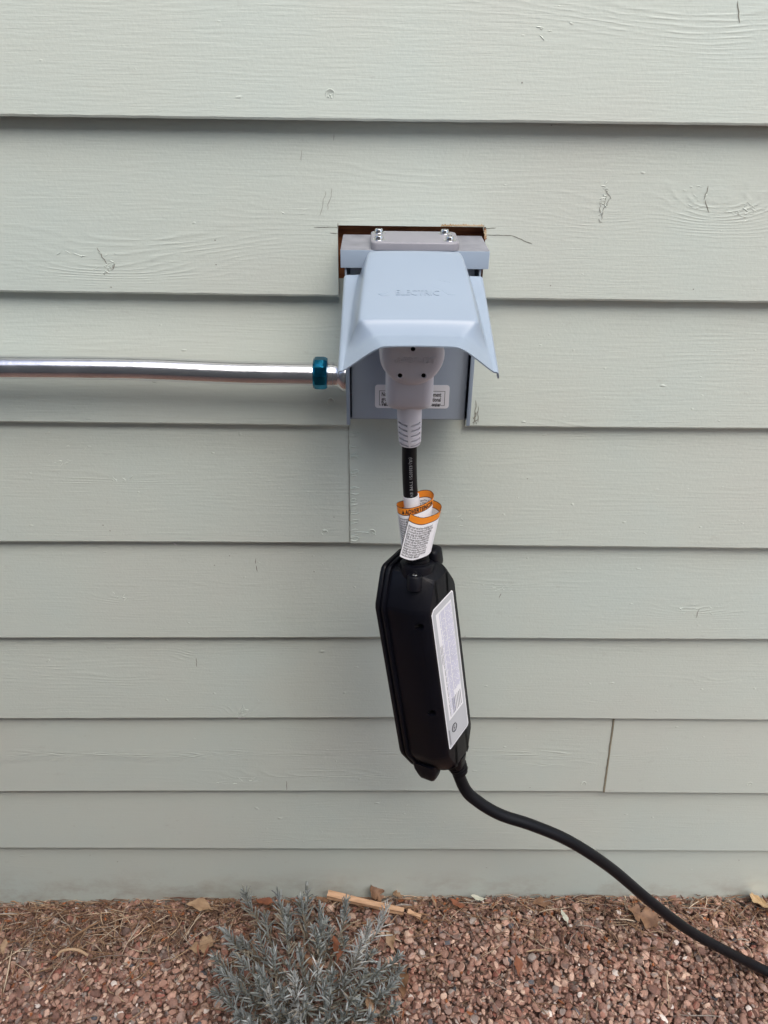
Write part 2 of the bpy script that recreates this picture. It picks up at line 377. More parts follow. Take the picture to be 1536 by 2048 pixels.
for i in range(-6, 9):
    if i == 1: BOARDS[i] = [board(i, XL, XR, notch=NOTCH)]
    elif i == 2: BOARDS[i] = [board(i, XL, BOX_L), board(i, BOX_R, XR)]
    elif i == 3: BOARDS[i] = [board(i, XL, J3-.0002), board(i, J3+.0002, XR, proud=.0010)]
    elif i == 6:
        sl = (J6b-J6a)/(ez(5, J6a)-ez(6, J6a))
        a = board(i, XL, J6a-.0003); b = board(i, J6a+.0003, XR, proud=.0022)
        for o, which in ((a, 'r'), (b, 'l')):              # the end joint is sawn at a slant
            for v in o.data.vertices:
                x = v.co.x; d = abs(x-J6a)
                if d < .3: v.co.x += sl*(v.co.z-ez(6, J6a))*(1-d/.3)
        BOARDS[i] = [a, b]
    else: BOARDS[i] = [board(i, XL, XR)]
mb = MB(); mb.box((XL, .021, -.1), (XR, .14, 2.73), 'cedar'); wpart(mb, 'sheathing', wall)
def board_obj(i, x):
    bs = BOARDS[i]
    if len(bs) == 1: return bs[0]
    lim = {2: .05, 3: J3, 6: J6a+.01}[i]
    return bs[0] if x < lim else bs[1]
def spt(u, v, lift=0.0004):                                # photo point -> point on the painted boards
    Y = 0.0
    for _ in range(4):
        p = at(u, v, Y); i = row_at(p.x, p.z)
        if p.z < 0: i = 8
        Y = board_y(i, p.x, p.z) - (.0012 if (i == 3 and p.x > J3) else 0) - (.0022 if (i == 6 and p.x > J6a) else 0)
    p = at(u, v, Y - lift); return p, i
def stroke(name, px, w, mat, lift=.0004, jit=0.0, raised=0.0):
    pts = []
    for u, v in px:
        p, i = spt(u + random.uniform(-jit, jit), v + random.uniform(-jit, jit), lift); pts.append(p)
    mb = MB(); vs = []
    for k, p in enumerate(pts):
        t = (pts[min(k+1, len(pts)-1)]-pts[max(k-1, 0)]); n = Vector((-t.z, 0, t.x)).normalized()
        ww = w*(.35 if k in (0, len(pts)-1) else random.uniform(.7, 1.15))
        vs += [p + n*ww, p + Vector((0, -raised, 0)), p - n*ww]
    fs = []
    for k in range(len(pts)-1):
        fs += [(3*k, 3*k+3, 3*k+4, 3*k+1), (3*k+1, 3*k+4, 3*k+5, 3*k+2)]
    mb.add(vs, fs, mat); m = pts[len(pts)//2]; i = row_at(m.x, m.z)
    return wpart(mb, name, board_obj(i, m.x), 60 if raised else None)
def nail(u, v, r=.0052):
    p, i = spt(u, v, 0)
    mb = MB(); q = [(0, r*1.05), (.0006, r), (.0006, r*.86), (.0001, r*.72), (.0002, .0005)]
    mb.lathe(q, 'siding', p + Vector((0, .0002, 0)), (0, -1, 0), 20)
    for k in range(3):                                     # drips of paint over the head
        mb.lathe([(0, .0012), (.0007, .0009), (.0009, .0002)], 'siding', p + Vector((random.uniform(-r, r), 0, random.uniform(-r, r)*.8)), (0, -1, 0), 8)
    wpart(mb, 'nail_head', board_obj(i, p.x), 50)
for u, v in [(660,188),(661,803),(649,1065),(744,1065),(1167,1567),(1499,1568)]: nail(u, v)
# cracks in knots, saw overcuts, pencil lines
def squig(u0, v0, u1, v1, n=7, j=2.0): return [(u0+(u1-u0)*k/n+random.uniform(-j, j), v0+(v1-v0)*k/n+random.uniform(-j*.4, j*.4)) for k in range(n+1)]
for a in [(1475,2,1479,46,6,1.5), (1416,372,1408,400,5,1.5), (1410,400,1418,425,5,1.2), (512,1117,511,1128,3,.6), (512,1131,515,1143,3,.6), (193,495,213,528,7,1.6),
          (392,1316,393,1334,4,.8), (1398,1218,1392,1236,4,.6), (228,526,226,540,4,1.2), (573,1562,573,1580,4,.8), (1003,1187,998,1196,3,1)]:
    stroke('crack', squig(*a), .00055, 'crack')
for (u, v, ru, rv, n) in [(215,535,16,14,16), (1490,420,36,18,22), (1400,395,22,24,10), (1000,1175,40,10,10), (1385,1220,34,18,12), (245,1195,22,9,9), (485,1422,12,9,8), (1210,400,10,30,20),
                          (480,1560,40,8,10), (160,508,90,6,12), (585,425,30,10,6), (115,905,30,60,14), (230,960,40,10,8), (925,1040,12,20,6), (1110,60,60,18,7)]:
    for k in range(int(n*.8)):                              # ridges of torn grain under the paint
        a = u + random.gauss(0, ru*.5); b = v + random.gauss(0, rv*.5); l = random.uniform(2, 7); th = random.uniform(-.9, .9)
        stroke('paint_ridge', [(a-l*math.cos(th), b-l*math.sin(th)), (a, b+random.uniform(-1, 1)), (a+l*math.cos(th), b+l*math.sin(th))], random.uniform(.0006, .0013), 'siding', .0001, 0, random.uniform(.0002, .0006))
for (u, v) in [(432,529),(459,1111+0),(222,574),(206,1050+0),(220,1061),(1101,571+0),(1103,250),(430,480),(1387,578),(1044,165),(628,1143+0),(930,1272+0),(1055,957),(668,1034),(180,1710),(235,1723),(1060,1575),(1478,1720),(973,1735),(862,1700),(429,1130)]:
    stroke('speck', [(u-1.2, v), (u, v+.6), (u+1.4, v)], .0008, 'crack')
for k in range(5): stroke('scuff', squig(206+k*5, 546-k*4, 211+k*4, 550-k*3, 3, 1.5), .0005, 'pencil')
for (u0,v0,u1,v1) in [(1200,408,1204,440),(1206,430,1214,384),(1210,378,1222,398),(1196,438,1203,446),(1217,396,1212,414)]: stroke('scuff', squig(u0, v0, u1, v1, 8, 2.2), .00045, 'pencil')
for (u0,v0,u1,v1) in [(950,842,952,800),(955,845,957,812),(947,850,951,822),(949,838,956,822),(953,848,946,834),(944,846,957,838)]: stroke('pencil_mark', squig(u0, v0, u1, v1, 6, 1.2), .0005, 'crack')
for a in [(628,454.5,676,454.5,14,.5), (660,466,676,467,4,.5), (969,457,992,456,8,.7), (972,470,1024,471,12,.6), (1024,471,1064,488,9,.8), (664,376,655,420,8,2.5), (668,268,667,282,3,.5), (603,300,602,322,4,.6), (652,382,640,432,9,2)]:
    stroke('pencil_mark', squig(*a), .00042 if a[1] > 440 else .0003, 'crack' if a[1] > 440 and a[0] != 652 else 'pencil')
stroke('saw_cut', [(676,446),(675.6,452),(676,458)], .0007, 'crack'); stroke('saw_cut', [(968,449),(967,455),(967.5,463)], .0008, 'crack')
for k in range(16):                                        # splinters where the saw broke the paint
    u = 885 + k*5.2; stroke('splinter', [(u-3, 452.8+random.uniform(-.6,.4)), (u, 450.8-random.uniform(0, 2.2)), (u+4, 452.6)], random.uniform(.0008, .0017), 'raw_edge', .0006)
for k in range(12):
    stroke('splinter', [(968+random.uniform(-1,2), 458+k*1.7), (971+random.uniform(0,2), 459+k*1.7), (969, 461+k*1.7)], .0011, random.choice(['raw_edge','cedar']), .0006)
for k in range(30):                                        # chips and drips along the joint and lower edges
    v = 930 + random.uniform(-70, 155); stroke('paint_ridge', [(701, v), (705+random.uniform(0,8), v+random.uniform(-3,3)), (710+random.uniform(0,10), v+random.uniform(-4,1))], random.uniform(.0005,.0011), 'siding', .0001, 0, random.uniform(.0004,.0012))
stroke('caulk_line', squig(697.5, 858, 700.5, 1086, 26, .4), .0005, 'pencil')
stroke('paint_ridge', [(708,1064),(722,1064),(738,1065)], .001, 'siding', .0001, 0, .001)
mb = MB(); pz = []
for k in range(17):
    z = ez(6, J6a)+.0008 + (ez(5, J6a)-ez(6, J6a)-.002)*k/16; x = J6a + (J6b-J6a)/(ez(5, J6a)-ez(6, J6a))*(z-ez(6, J6a))
    pz.append((x-.0008+random.uniform(-.0004,.0004), board_y(6, x, z)-.0004, z))
mb.tube(pz, [random.uniform(.0013,.0020) for _ in pz], 'caulk', 8); wpart(mb, 'caulk_line', BOARDS[6][0], 60)
stroke('paint_chip', [(347,1086.5),(350,1088),(353,1090)], .0012, 'white', .001); stroke('paint_chip', [(472,1434),(480,1437),(490,1436)], .0016, 'white', .0006)
for k, (a, b, c, d) in enumerate([(476,1430,488,1412),(482,1434,493,1428),(486,1410,489,1424)]): stroke('paint_ridge', squig(a, b, c, d, 5, 1.6), .0016, 'siding', .0001, 0, .0008)

# ------------------------------------------------------------------ receptacle box
ZB = CAMZ - .2035; YF = -.078                                 # top of the box, its front plane
xl, xr = at(692.5, 760, YF).x, at(946, 760, YF).x; xc = (xl+xr)/2; zbot = at(820, 849, YF).z
box = thing('outlet_box', (xc, 0, zbot), 'grey metal outdoor outlet box let into the siding with its hood propped open', 'outlet box')
mb = MB()
mb.box((xl, YF, zbot), (xl+.0022, .018, ZB-.004), 'box', .0004); mb.box((xr-.0022, YF, zbot), (xr, .018, ZB-.004), 'box', .0004)
mb.box((xl+.0022, .012, zbot+.004), (xr-.0022, .018, ZB-.006), 'box')
mb.box((xl+.0022, YF+.014, zbot+.001), (xr-.0022, .012, zbot+.003), 'box')
mb.box((xl-.0002, YF-.0005, zbot-.001), (xl+.0045, YF+.0012, ZB-.035), 'box', .0003); mb.box((xr-.0045, YF-.0005, zbot-.001), (xr+.0002, YF+.0012, ZB-.035), 'box', .0003)
wpart(mb, 'housing', box, 35)
mb = MB(); mb.box((xl+.0062, YF+.010, zbot+.003), (xr-.0062, YF+.0125, ZB-.008), 'panel', .0008)
panel = wpart(mb, 'inner_panel', box, 35)
CL, CR = at(681, 510, YF-.001).x, at(979, 510, YF-.001).x       # rain cap
capz = at(830, 536, YF-.001).z
bm = bmesh.new(); bmesh.ops.create_cube(bm, size=1)
for v in bm.verts: v.co = Vector((CL+(v.co.x+.5)*(CR-CL), (YF-.003)+(v.co.y+.5)*(.002-(YF-.003)), capz+(v.co.z+.5)*(ZB-capz)))
bmesh.ops.delete(bm, geom=[f for f in bm.faces if f.normal.z < -.5 or f.normal.y > .5], context='FACES')
bmesh.ops.bevel(bm, geom=[e for e in bm.edges if not e.is_boundary], offset=.0010, segments=2, profile=.5, affect='EDGES')
mb = MB(); mb.bm(bm, 'box'); cap = wpart(mb, 'rain_cap', box, 25); fix_normals(cap); apply_mod(cap, 'SOLIDIFY', thickness=.0015, offset=-1); smooth_obj(cap, 25)
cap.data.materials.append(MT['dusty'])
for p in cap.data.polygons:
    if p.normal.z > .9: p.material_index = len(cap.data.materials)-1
px0, px1 = at(741, 480, YF).x, at(920, 480, YF).x
mb = MB(); bm = bmesh.new(); bmesh.ops.create_cube(bm, size=1)
for v in bm.verts: v.co = Vector((px0+(v.co.x+.5)*(px1-px0), -.082+(v.co.y+.5)*.064, ZB+.0002+(v.co.z+.5)*.0088))
bmesh.ops.bevel(bm, geom=[e for e in bm.edges if abs((e.verts[0].co-e.verts[1].co).z) > .005], offset=.008, segments=6, profile=.5, affect='EDGES')
bmesh.ops.bevel(bm, geom=[e for e in bm.edges if e.verts[0].co.z > ZB+.008 and e.verts[1].co.z > ZB+.008 and len([f for f in e.link_faces if abs(f.normal.z) < .5]) == 1], offset=.002, segments=3, profile=.5, affect='EDGES')
mb.bm(bm, 'plate'); plate = wpart(mb, 'cover_plate', box, 40)
for (u, v, Y) in [(758,472,-.068),(900,472,-.068),(758,455,-.031),(890,456,-.031)]:
    p = at(u, v, Y); mb = MB(); z0 = ZB+.0088 - .0004
    mb.lathe([(0, .0078), (.0009, .0078), (.0012, .0052), (.0036, .0050), (.0052, .0042), (.0056, .0024), (.0046, .0012), (.0045, .0002)], 'zinc', (p.x, Y, z0), (0, 0, 1), 24)
    a0 = random.random()
    for k in range(2):
        c, s = math.cos(a0+k*math.pi/2), math.sin(a0+k*math.pi/2)
        mb.add([(p.x+c*.003-s*.0005, Y+s*.003+c*.0005, z0+.0058), (p.x-c*.003-s*.0005, Y-s*.003+c*.0005, z0+.0058), (p.x-c*.003+s*.0005, Y-s*.003-c*.0005, z0+.0058), (p.x+c*.003+s*.0005, Y+s*.003-c*.0005, z0+.0058)], [(0,1,2,3)], 'hole')
    wpart(mb, 'screw', plate, 40)
# hood: a stamped lid on a hinge, swung out and resting on the plug
HO = Vector((xc+.0005, YF-.001, capz-.004)); ANG = math.radians(17.4)
HS = Vector((0, -math.cos(ANG), -math.sin(ANG))); HN = Vector((0, -math.sin(ANG), math.cos(ANG)))
def hp(u, s, h): return HO + Vector((u, 0, 0)) + HS*s + HN*h
ST = [(-.0035,.046,.010,.056),(-.002,.0475,.020,.057),(.002,.0500,.0275,.060),(.008,.0520,.0303,.0625),(.03,.0545,.0312,.0660),(.08,.0575,.0314,.0695),(.130,.0602,.0313,.0718),(.1395,.0600,.0311,.0722),(.1418,.0590,.0306,.0724),
      (.1445,.0565,.0288,.0726),(.151,.0515,.0268,.0728),(.157,.0470,.0254,.0730),(.1605,.0452,.0250,.0732),(.1640,.0438,.0257,.0734),(.168,.0424,.0270,.0736),(.176,.0400,.0284,.0740),(.1845,.0382,.0306,.0745)]
FW = .0800
loops = []
for (s, wt, h, wf) in ST:
    flare = .001*s/.18
    half = [(FW+.0012+flare, -.0105 if s > .01 else -.007), (FW+.0008+flare, -.003), (FW-.0010+flare, -.0002), (FW-.005, .0002), (wf+.0020, .0002), (wf-.0008, .0016),
            (wf-(wf-wt)*.35, h*.40), (wf-(wf-wt)*.75, h*.80), (wt+.0006, h*.955), (wt-.0032, h), (wt*.55, h+.0004), (wt*.18, h+.0007)]
    sf = [max(s, .009+.0006*len(loops)) if k < 5 else (max(s, .005+.0005*len(loops)) if k == 5 else s) for k in range(len(half))]
    loops.append([hp(-a, q, b) for (a, b), q in zip(half, sf)] + [hp(a, q, b) for (a, b), q in reversed(list(zip(half, sf)))])
mb = MB(); mb.loft(loops, 'box', cap=False, closed=False)
top = loops[0]; n = len(top)                                 # close the upper end of the pan down to the hinge
mb.add([hp(-.05+.1*k/10, -.004, 0) for k in range(11)] , [], 'box')
back = [hp(FW*(-1+2*k/(n-1)) if 3 < k < n-4 else 0, -.0035, 0) for k in range(n)]
vs = [top[k] for k in range(4, n-4)] + [hp((top[k]-HO).x, -.0038, -.001) for k in range(4, n-4)]
q = n-8
mb.add(vs, [(k, k+1, q+k+1, q+k) for k in range(q-1)], 'box')
hood = wpart(mb, 'hood', box); fix_normals(hood)
bm = bmesh.new(); bm.from_mesh(hood.data); bmesh.ops.remove_doubles(bm, verts=bm.verts[:], dist=1e-5)
bmesh.ops.delete(bm, geom=[v for v in bm.verts if not v.link_faces], context='VERTS'); bmesh.ops.recalc_face_normals(bm, faces=bm.faces[:])
up = sum(f.normal.z*f.calc_area() for f in bm.faces)
if up < 0: bmesh.ops.reverse_faces(bm, faces=bm.faces[:])
bm.to_mesh(hood.data); bm.free()
apply_mod(hood, 'SUBSURF', levels=2, render_levels=2); apply_mod(hood, 'SOLIDIFY', thickness=.0014, offset=-1); smooth_obj(hood, 50)
def emb(u, s, h=.0): return hp(u, s, .0320 + h)
mb = MB()
def ridge(mb, pts, r, mat, fn, n=8): mb.tube([fn(*p) for p in pts], r, mat, n)
arc = catmull([(-.041,.096,0),(-.034,.0955,0),(-.026,.088,0),(-.014,.0805,0),(0,.078,0),(.014,.0805,0),(.026,.088,0),(.032,.0955,0),(.040,.0965,0)], 6)
f3 = lambda a, b, c=0: emb(a, b, c-.0005)
ridge(mb, arc, .00050, 'box', f3)
ridge(mb, catmull([(-.041,.096,0),(-.036,.0995,0),(-.028,.0985,0)], 5), .0006, 'box', f3)
ridge(mb, catmull([(-.026,.102,0),(0,.103,0),(.026,.102,0)], 5), .00035, 'box', f3)
ridge(mb, catmull([(.002,.070,0),(.006,.066,0),(.018,.065,0),(.026,.070,0),(.036,.0725,0)], 6), .00045, 'box', f3)
vs, fs = text_geo("ELECTRIC", .0108, 'CENTER', .0)
for hgt in (0,):
    mb.add([emb(x, .0985-y*1.25, .0005) for x, y in vs], fs, 'box')
bm = bmesh.new(); vv = [bm.verts.new(emb(x, .0985-y*1.25, -.0008)) for x, y in vs]
for f in fs:
    try: bm.faces.new([vv[k] for k in f])
    except ValueError: pass
r = bmesh.ops.extrude_face_region(bm, geom=bm.faces[:])
for v in [g for g in r['geom'] if isinstance(g, bmesh.types.BMVert)]: v.co += HN*.0012
mb2 = MB(); mb2.mats = mb.mats; mb.bm(bm, 'box')
wpart(mb, 'emblem', hood, 40)
# rating sticker on the inner panel
PY = YF+.0095
def stk(a, b, l=0.0): return Vector((a, PY-l, b))
s0, s1 = at(750, 769, PY), at(897, 817, PY)
def rrect(x0, x1, z0, z1, r, n=5):
    pts = []
    for cx, cz, a0 in ((x1-r, z1-r, 0), (x0+r, z1-r, 90), (x0+r, z0+r, 180), (x1-r, z0+r, 270)):
        for k in range(n+1):
            a = math.radians(a0+90*k/n); pts.append((cx+r*math.cos(a), cz+r*math.sin(a)))
    return pts
mb = MB(); lp = rrect(s0.x, s1.x, s1.z, s0.z, .004)
mb.loft([[stk(a, b, 0) for a, b in lp], [stk(a, b, .0003) for a, b in lp]], 'white'); stick = wpart(mb, 'warning_sticker', panel)
mb = MB(); i0, i1 = s0.x+.0055, s1.x-.0055; j0, j1 = s1.z+.004, s0.z-.008
for (a0, a1, b0, b1) in ((i0, i1, j1-.0005, j1), (i0, i1, j0, j0+.0005), (i0, i0+.0005, j0+.0005, j1-.0005), (i1-.0005, i1, j0+.0005, j1-.0005)):
    mb.add([stk(a0,b0,.0005), stk(a1,b0,.0005), stk(a1,b1,.0005), stk(a0,b1,.0005)], [(0,1,2,3)], 'ink')
for k, (a, b) in enumerate((("No Ground", "Equipment"), ("ground fault", "optional"), ("Vehicle", "water"))):
    z = j1-.0075-k*.0068
    put_text(mb, a, .0080, 'ink', lambda x, y, z=z: stk(i0+.003+x, z+y, .0005), 'LEFT', .02, .60)
    put_text(mb, b, .0080, 'ink', lambda x, y, z=z: stk(i1-.005+x, z+y, .0005), 'RIGHT', .02, .60)
wpart(mb, 'print', stick)

# ------------------------------------------------------------------ conduit
cond = thing('conduit', at(300, 740, -.037), 'long galvanised steel conduit running level along the siding to the box', 'conduit')
cpx = [(-420,733),(-200,734),(0,734.5),(150,735.5),(280,737.5),(380,741.5),(480,745.5),(560,747),(640,748.5)]
mb = MB(); mb.tube(catmull([at(u, v, -.037) for u, v in cpx], 12), .0150, 'steel', 40); wpart(mb, 'pipe', cond, 60)
e0, e1 = at(622, 748, -.037), at(692, 752, -.037); ax = Vector((1, 0, -.02)).normalized()
conn = wpart(MB(), 'connector', cond) if False else None
mb = MB(); n0 = at(626, 746, -.037)
prof = [(0,.0155),(.0006,.0190),(.0030,.0208),(.0060,.0212),(.0135,.0212),(.0165,.0206),(.0188,.0192),(.0192,.0160)]
mb.lathe(prof, 'teal', n0, ax, 11)
nut = wpart(mb, 'compression_nut', cond, 28)
mb = MB()
b0 = at(653, 749, -.037)
mb.lathe([(0,.0160),(.0005,.0162),(.0085,.0162),(.0090,.0156),(.0100,.0156),(.0135,.0158),(.0150,.0165),(.0185,.0200),(.0225,.0215),(.0255,.0216),(.0260,.010)], 'steel', b0, ax, 48)
wpart(mb, 'coupling', cond, 40)
mb = MB(); p = at(637, 771, -.045); mb.lathe([(0,.0022),(.002,.0022),(.003,.0012)], 'zinc', p, (0,-.3,-1), 10); wpart(mb, 'set_screw', nut, 40)

# ------------------------------------------------------------------ plug, cable, tag, control box, cord: one charging cord set
PYF = -.160
pc = at(825, 716, PYF)
chg = thing('charging_cord', at(905, 1560, -.165), 'black charging cord with grey plug and black control unit hanging from the outlet box', 'charging cable')
RH = (at(892, 716, PYF).x - at(758, 716, PYF).x)/2
def head_loop(y, inset, cx=pc.x, cz=pc.z):
    out = []
    for k in range(48):
        a = 2*math.pi*k/48; r = RH-inset
        x = r*math.cos(a)*(1.0); z = r*math.sin(a)*.98
        out.append((cx+x, y, cz+z))
    return out
mb = MB()
mb.loft([head_loop(-.062, .004), head_loop(-.064, .0015), head_loop(-.090, .0005), head_loop(-.125, 0), head_loop(PYF+.012, .0006), head_loop(PYF+.006, .0022), head_loop(PYF+.002, .0060), head_loop(PYF+.0004, .0105), head_loop(PYF, .016)], 'plug')
hd = mb
nk = at(820, 800, PYF+.01)
NW = (at(868, 795, PYF+.01).x - at(771, 795, PYF+.01).x)/2; ncx = (at(868, 795, PYF+.01).x + at(771, 795, PYF+.01).x)/2
zt_, zb_ = pc.z - .006, at(820, 825, PYF+.012).z
def rr_loop(z, hw, y0, y1, r, cx):
    return [(a, b, z) for a, b in rrect(cx-hw, cx+hw, y0, y1, r, 6)]
mb2 = MB()
mb2.loft([rr_loop(zt_, NW*.98, PYF+.010, -.085, .012, ncx), rr_loop(zb_+.022, NW*.99, PYF+.009, -.092, .013, ncx), rr_loop(zb_+.010, NW*.985, PYF+.010, -.096, .014, ncx), rr_loop(zb_+.005, NW*.95, PYF+.0125, -.099, .014, ncx), rr_loop(zb_+.0018, NW*.86, PYF+.017, -.104, .012, ncx), rr_loop(zb_, NW*.72, PYF+.022, -.110, .009, ncx)], 'plug')
pl = wpart(hd, 'plug', chg, 40); fix_normals(pl)
cutm = MB()
for (u, v) in ((826,698),(800,751),(847,751)):
    p = at(u, v, PYF); cutm.lathe([(0,.0026),(.02,.0026)], 'hole', (p.x, PYF-.004, p.z), (0,1,0), 20)
pl.data.transform(root_matrix(chg)); pl.parent = None; pl.data.materials.append(MT['hole'])
cut(pl, cutm); pl.parent = chg; pl.data.transform(root_matrix(chg).inverted()); smooth_obj(pl, 40)
for (u, v) in ((826,698),(800,751),(847,751)):
    p = at(u, v, PYF); mb = MB()
    mb.lathe([(.0003,.0026),(-.0006,.0030),(-.0006,.0041),(.0010,.0046)], 'plug', (p.x, PYF+.0002, p.z), (0,1,0), 20, cap=False)
    mb.lathe([(.006,.00255),(.0062,.00255)], 'hole', (p.x, PYF, p.z), (0,1,0), 16); wpart(mb, 'screw_hole', pl, 40)
o = wpart(mb2, 'plug_neck', pl, 40); fix_normals(o)
mb = MB()
def raised_text(mb, txt, size, mat, fn, align, h, bold=.005, xs=1.0):
    vs, fs = text_geo(txt, size, align, bold); bm = bmesh.new(); vv = [bm.verts.new(fn(x*xs, y, -.0002)) for x, y in vs]
    for f in fs:
        try: bm.faces.new([vv[k] for k in f])
        except ValueError: pass
    r = bmesh.ops.extrude_face_region(bm, geom=bm.faces[:]); d = Vector(fn(0,0,h))-Vector(fn(0,0,-.0002))
    for v in [g for g in r['geom'] if isinstance(g, bmesh.types.BMVert)]: v.co += d
    bmesh.ops.recalc_face_normals(bm, faces=bm.faces[:]); mb.bm(bm, mat)
tp = at(806, 726, PYF)
raised_text(mb, "PDR-12T", .0098, 'plug', lambda x, y, h: Vector((tp.x+x, PYF-h, tp.z+y)), 'LEFT', .0010)
lp = at(797, 721, PYF)
tri = [(lp.x-.0035, lp.z-.003), (lp.x+.0035, lp.z-.003), (lp.x, lp.z+.0038), (lp.x-.0035, lp.z-.003)]
for k in range(3): mb.tube([(tri[k][0], PYF-.0002, tri[k][1]), (tri[k+1][0], PYF-.0002, tri[k+1][1])], .0005, 'plug', 8)
mb.tube([(lp.x-.005, PYF-.0002, lp.z-.0005), (lp.x+.005, PYF-.0002, lp.z-.0005)], .0004, 'plug', 8)
wpart(mb, 'moulded_mark', pl, 30)
# strain relief under the plug
CY = -.130
r0, r1 = at(818, 822, CY), at(819, 887, CY)
mb = MB(); Ls = (r0-r1).length + .012
mb.lathe([(0,.0150),(.012,.0150),(Ls*.55,.0147),(Ls-.004,.0138),(Ls,.0126),(Ls,.0098),(Ls-.004,.0096),(0,.0096)], 'plug', r0+Vector((0,0,.012)), (r1-r0), 48, cap=False)
sr = wpart(mb, 'strain_relief', chg, 40); fix_normals(sr)
cutm = MB()
for k in range(5):
    z = r0.z - .0125 - k*.0070
    for sgn in (-1, 1):
        cx = r0.x+(r1.x-r0.x)*(k/5)
        c2 = MB(); c2.box((-.0068, -.02, -.0012), (.0068, -.0080, .0012), 'hole')
        mtx = Matrix.Translation((cx, CY, z)) @ Matrix.Rotation(math.radians(sgn*36), 4, 'Z') @ Matrix.Rotation(math.radians(-sgn*10), 4, 'Y')
        cutm.add([mtx @ Vector(p) for p in c2.v], c2.f, 'hole')
sr.data.transform(root_matrix(chg)); sr.parent = None; cut(sr, cutm); sr.parent = chg; sr.data.transform(root_matrix(chg).inverted()); smooth_obj(sr, 35)
# short cable from plug to control unit
BT = at(838, 1128, -.140)
cab = catmull([r0, at(819, 886, -.130), at(819, 940, -.130), at(822, 1000, -.131), at(830, 1065, -.134), at(838, 1128, -.139), at(842, 1150, -.141)], 10)
mb = MB(); mb.tube(cab, .0094, 'rubber', 28); scab = wpart(mb, 'short_cable', chg, 60)
mb = MB()
def on_cable(x, y):                                          # text runs down the cable
    t = max(0, min(1, (x+.02)/.215)); k = t*(len(cab)-1); a = cab[int(k)]; b = cab[min(int(k)+1, len(cab)-1)]; p = a.lerp(b, k-int(k))
    w = y-.0005; return p + Vector((w, -math.sqrt(max(1e-8, .0096**2-w*w)), 0))
mtx_text = "(UL) E333751 TYPE EV 10"
put_text(mb, mtx_text, .0053, 'cable_print', lambda x, y: on_cable(x+.03, y), 'LEFT', .0)
wpart(mb, 'cable_print', scab)
# white collar and the curled warning tag
mb = MB(); c0, c1 = at(822, 990, -.131), at(829, 1062, -.134)
mb.tube([c0, c0.lerp(c1, .5), c1], .0103, 'white', 28); wpart(mb, 'tag_collar', chg, 40)
def tag_surface():
    # plan view in mm about the cable, x right, y towards the wall; last value: how far the lower edge swings sideways, drop of the top
    key = [(2,11,0,8),(14,15,0,12),(26,11,-2,14),(30,0,-5,12.0),(20,-10,-4,8),(4,-15,-2,4),(-9,-14,4,2),(-17,-6,7,1),(-16,6,5,-1),(-4,16,0,-3),(14,22,-4,-5),(31,19,-8,-5),(40,9,-10,-5),(40,-3,-10,-6),(33,-12,-10,-7),(18,-20,-11,-8),(7,-22,-11,-5),(-1,-21,-11,-1)]
    pts = catmull([(a, b, c) for a, b, c, d in key], 8); drops = catmull([(d, 0, 0) for a, b, c, d in key], 8)
    return pts, [d.x for d in drops]
TP, TD = tag_surface(); tb = at(822, 1008, -.132); TH = .057
arcl = [0]
for k in range(1, len(TP)): arcl.append(arcl[-1] + (Vector(TP[k][:2])-Vector(TP[k-1][:2])).length)
def tag_pt(s, t, lift=0.0):                                  # s in mm along the strip, t in metres down from the top edge
    s = max(0, min(arcl[-1]-1e-3, s)); k = max(0, int(np.searchsorted(arcl, s))-1); f = (s-arcl[k])/(arcl[k+1]-arcl[k])
    a = TP[k].lerp(TP[k+1], f); d = TD[k]+(TD[k+1]-TD[k])*f
    tn = (Vector(TP[k+1][:2])-Vector(TP[k][:2])).normalized(); nr = Vector((tn.y, -tn.x, 0))*-1
    q = t/TH
    # outer side = side facing away from the cable
    return tb + Vector((a.x/1000 + a.z/1000*q*1.15 - .001, a.y/1000 - .013*q, -d*-.001 - t)) + nr*lift
nS = 140; mb = MB()
bands = [(0,.0008,'ink'),(.0008,.0090,'orange'),(.0090,.0100,'ink'),(.0100,TH,'white')]
for t0, t1, mt in bands:
    steps = 1 if t1-t0 < .01 else 6
    for q in range(steps):
        a, b = t0+(t1-t0)*q/steps, t0+(t1-t0)*(q+1)/steps
        vs = []; fs = []
        for k in range(nS+1):
            s = arcl[-1]*k/nS; vs += [tag_pt(s, a), tag_pt(s, b)]
        for k in range(nS): fs.append((2*k, 2*k+1, 2*k+3, 2*k+2))
        mb.add(vs, fs, mt)
for k in range(12):
    a, b = TH*k/12, TH*(k+1)/12; E_ = arcl[-1]
    mb.add([tag_pt(E_-.6, a, .0003), tag_pt(E_, a, .0003), tag_pt(E_, b, .0003), tag_pt(E_-.6, b, .0003)], [(0,1,2,3)], 'ink')
wtag = wpart(mb, 'warning_tag', chg, 60)
mb = MB()
TXT1 = ["Improper use of the charging cord", "Do not use extension cord with this", "Do not pull on the Cord to unplug", "Stop using this charger if the Plug", "Plug or Cord, or if charger is hot", "This charger meets a standard for",
        "Do not use this charger when the", "Outlet is damaged or loose fitting", "Before you connect the vehicle", "charger to ensure that no cord is", "charge your vehicle when parked", "Use this charger with a grounded", "See the Owner's Manual"]
TXT2 = ["El uso incorrecto del cargador", "No use un cable de extension", "No tire del cable para sacarlo", "Deje de usar este cargador si el", "enchufe o cable esta caliente", "Este cargador cumple la norma",
        "No use este cargador cuando el", "tomacorriente esta suelto", "Antes de conectar el vehiculo", "cargador para asegurar que no", "cargar su vehiculo cuando esta", "Use este cargador con tierra", "Consulte el manual del propietario"]
END = arcl[-1]
s_b0, s_b1 = None, END
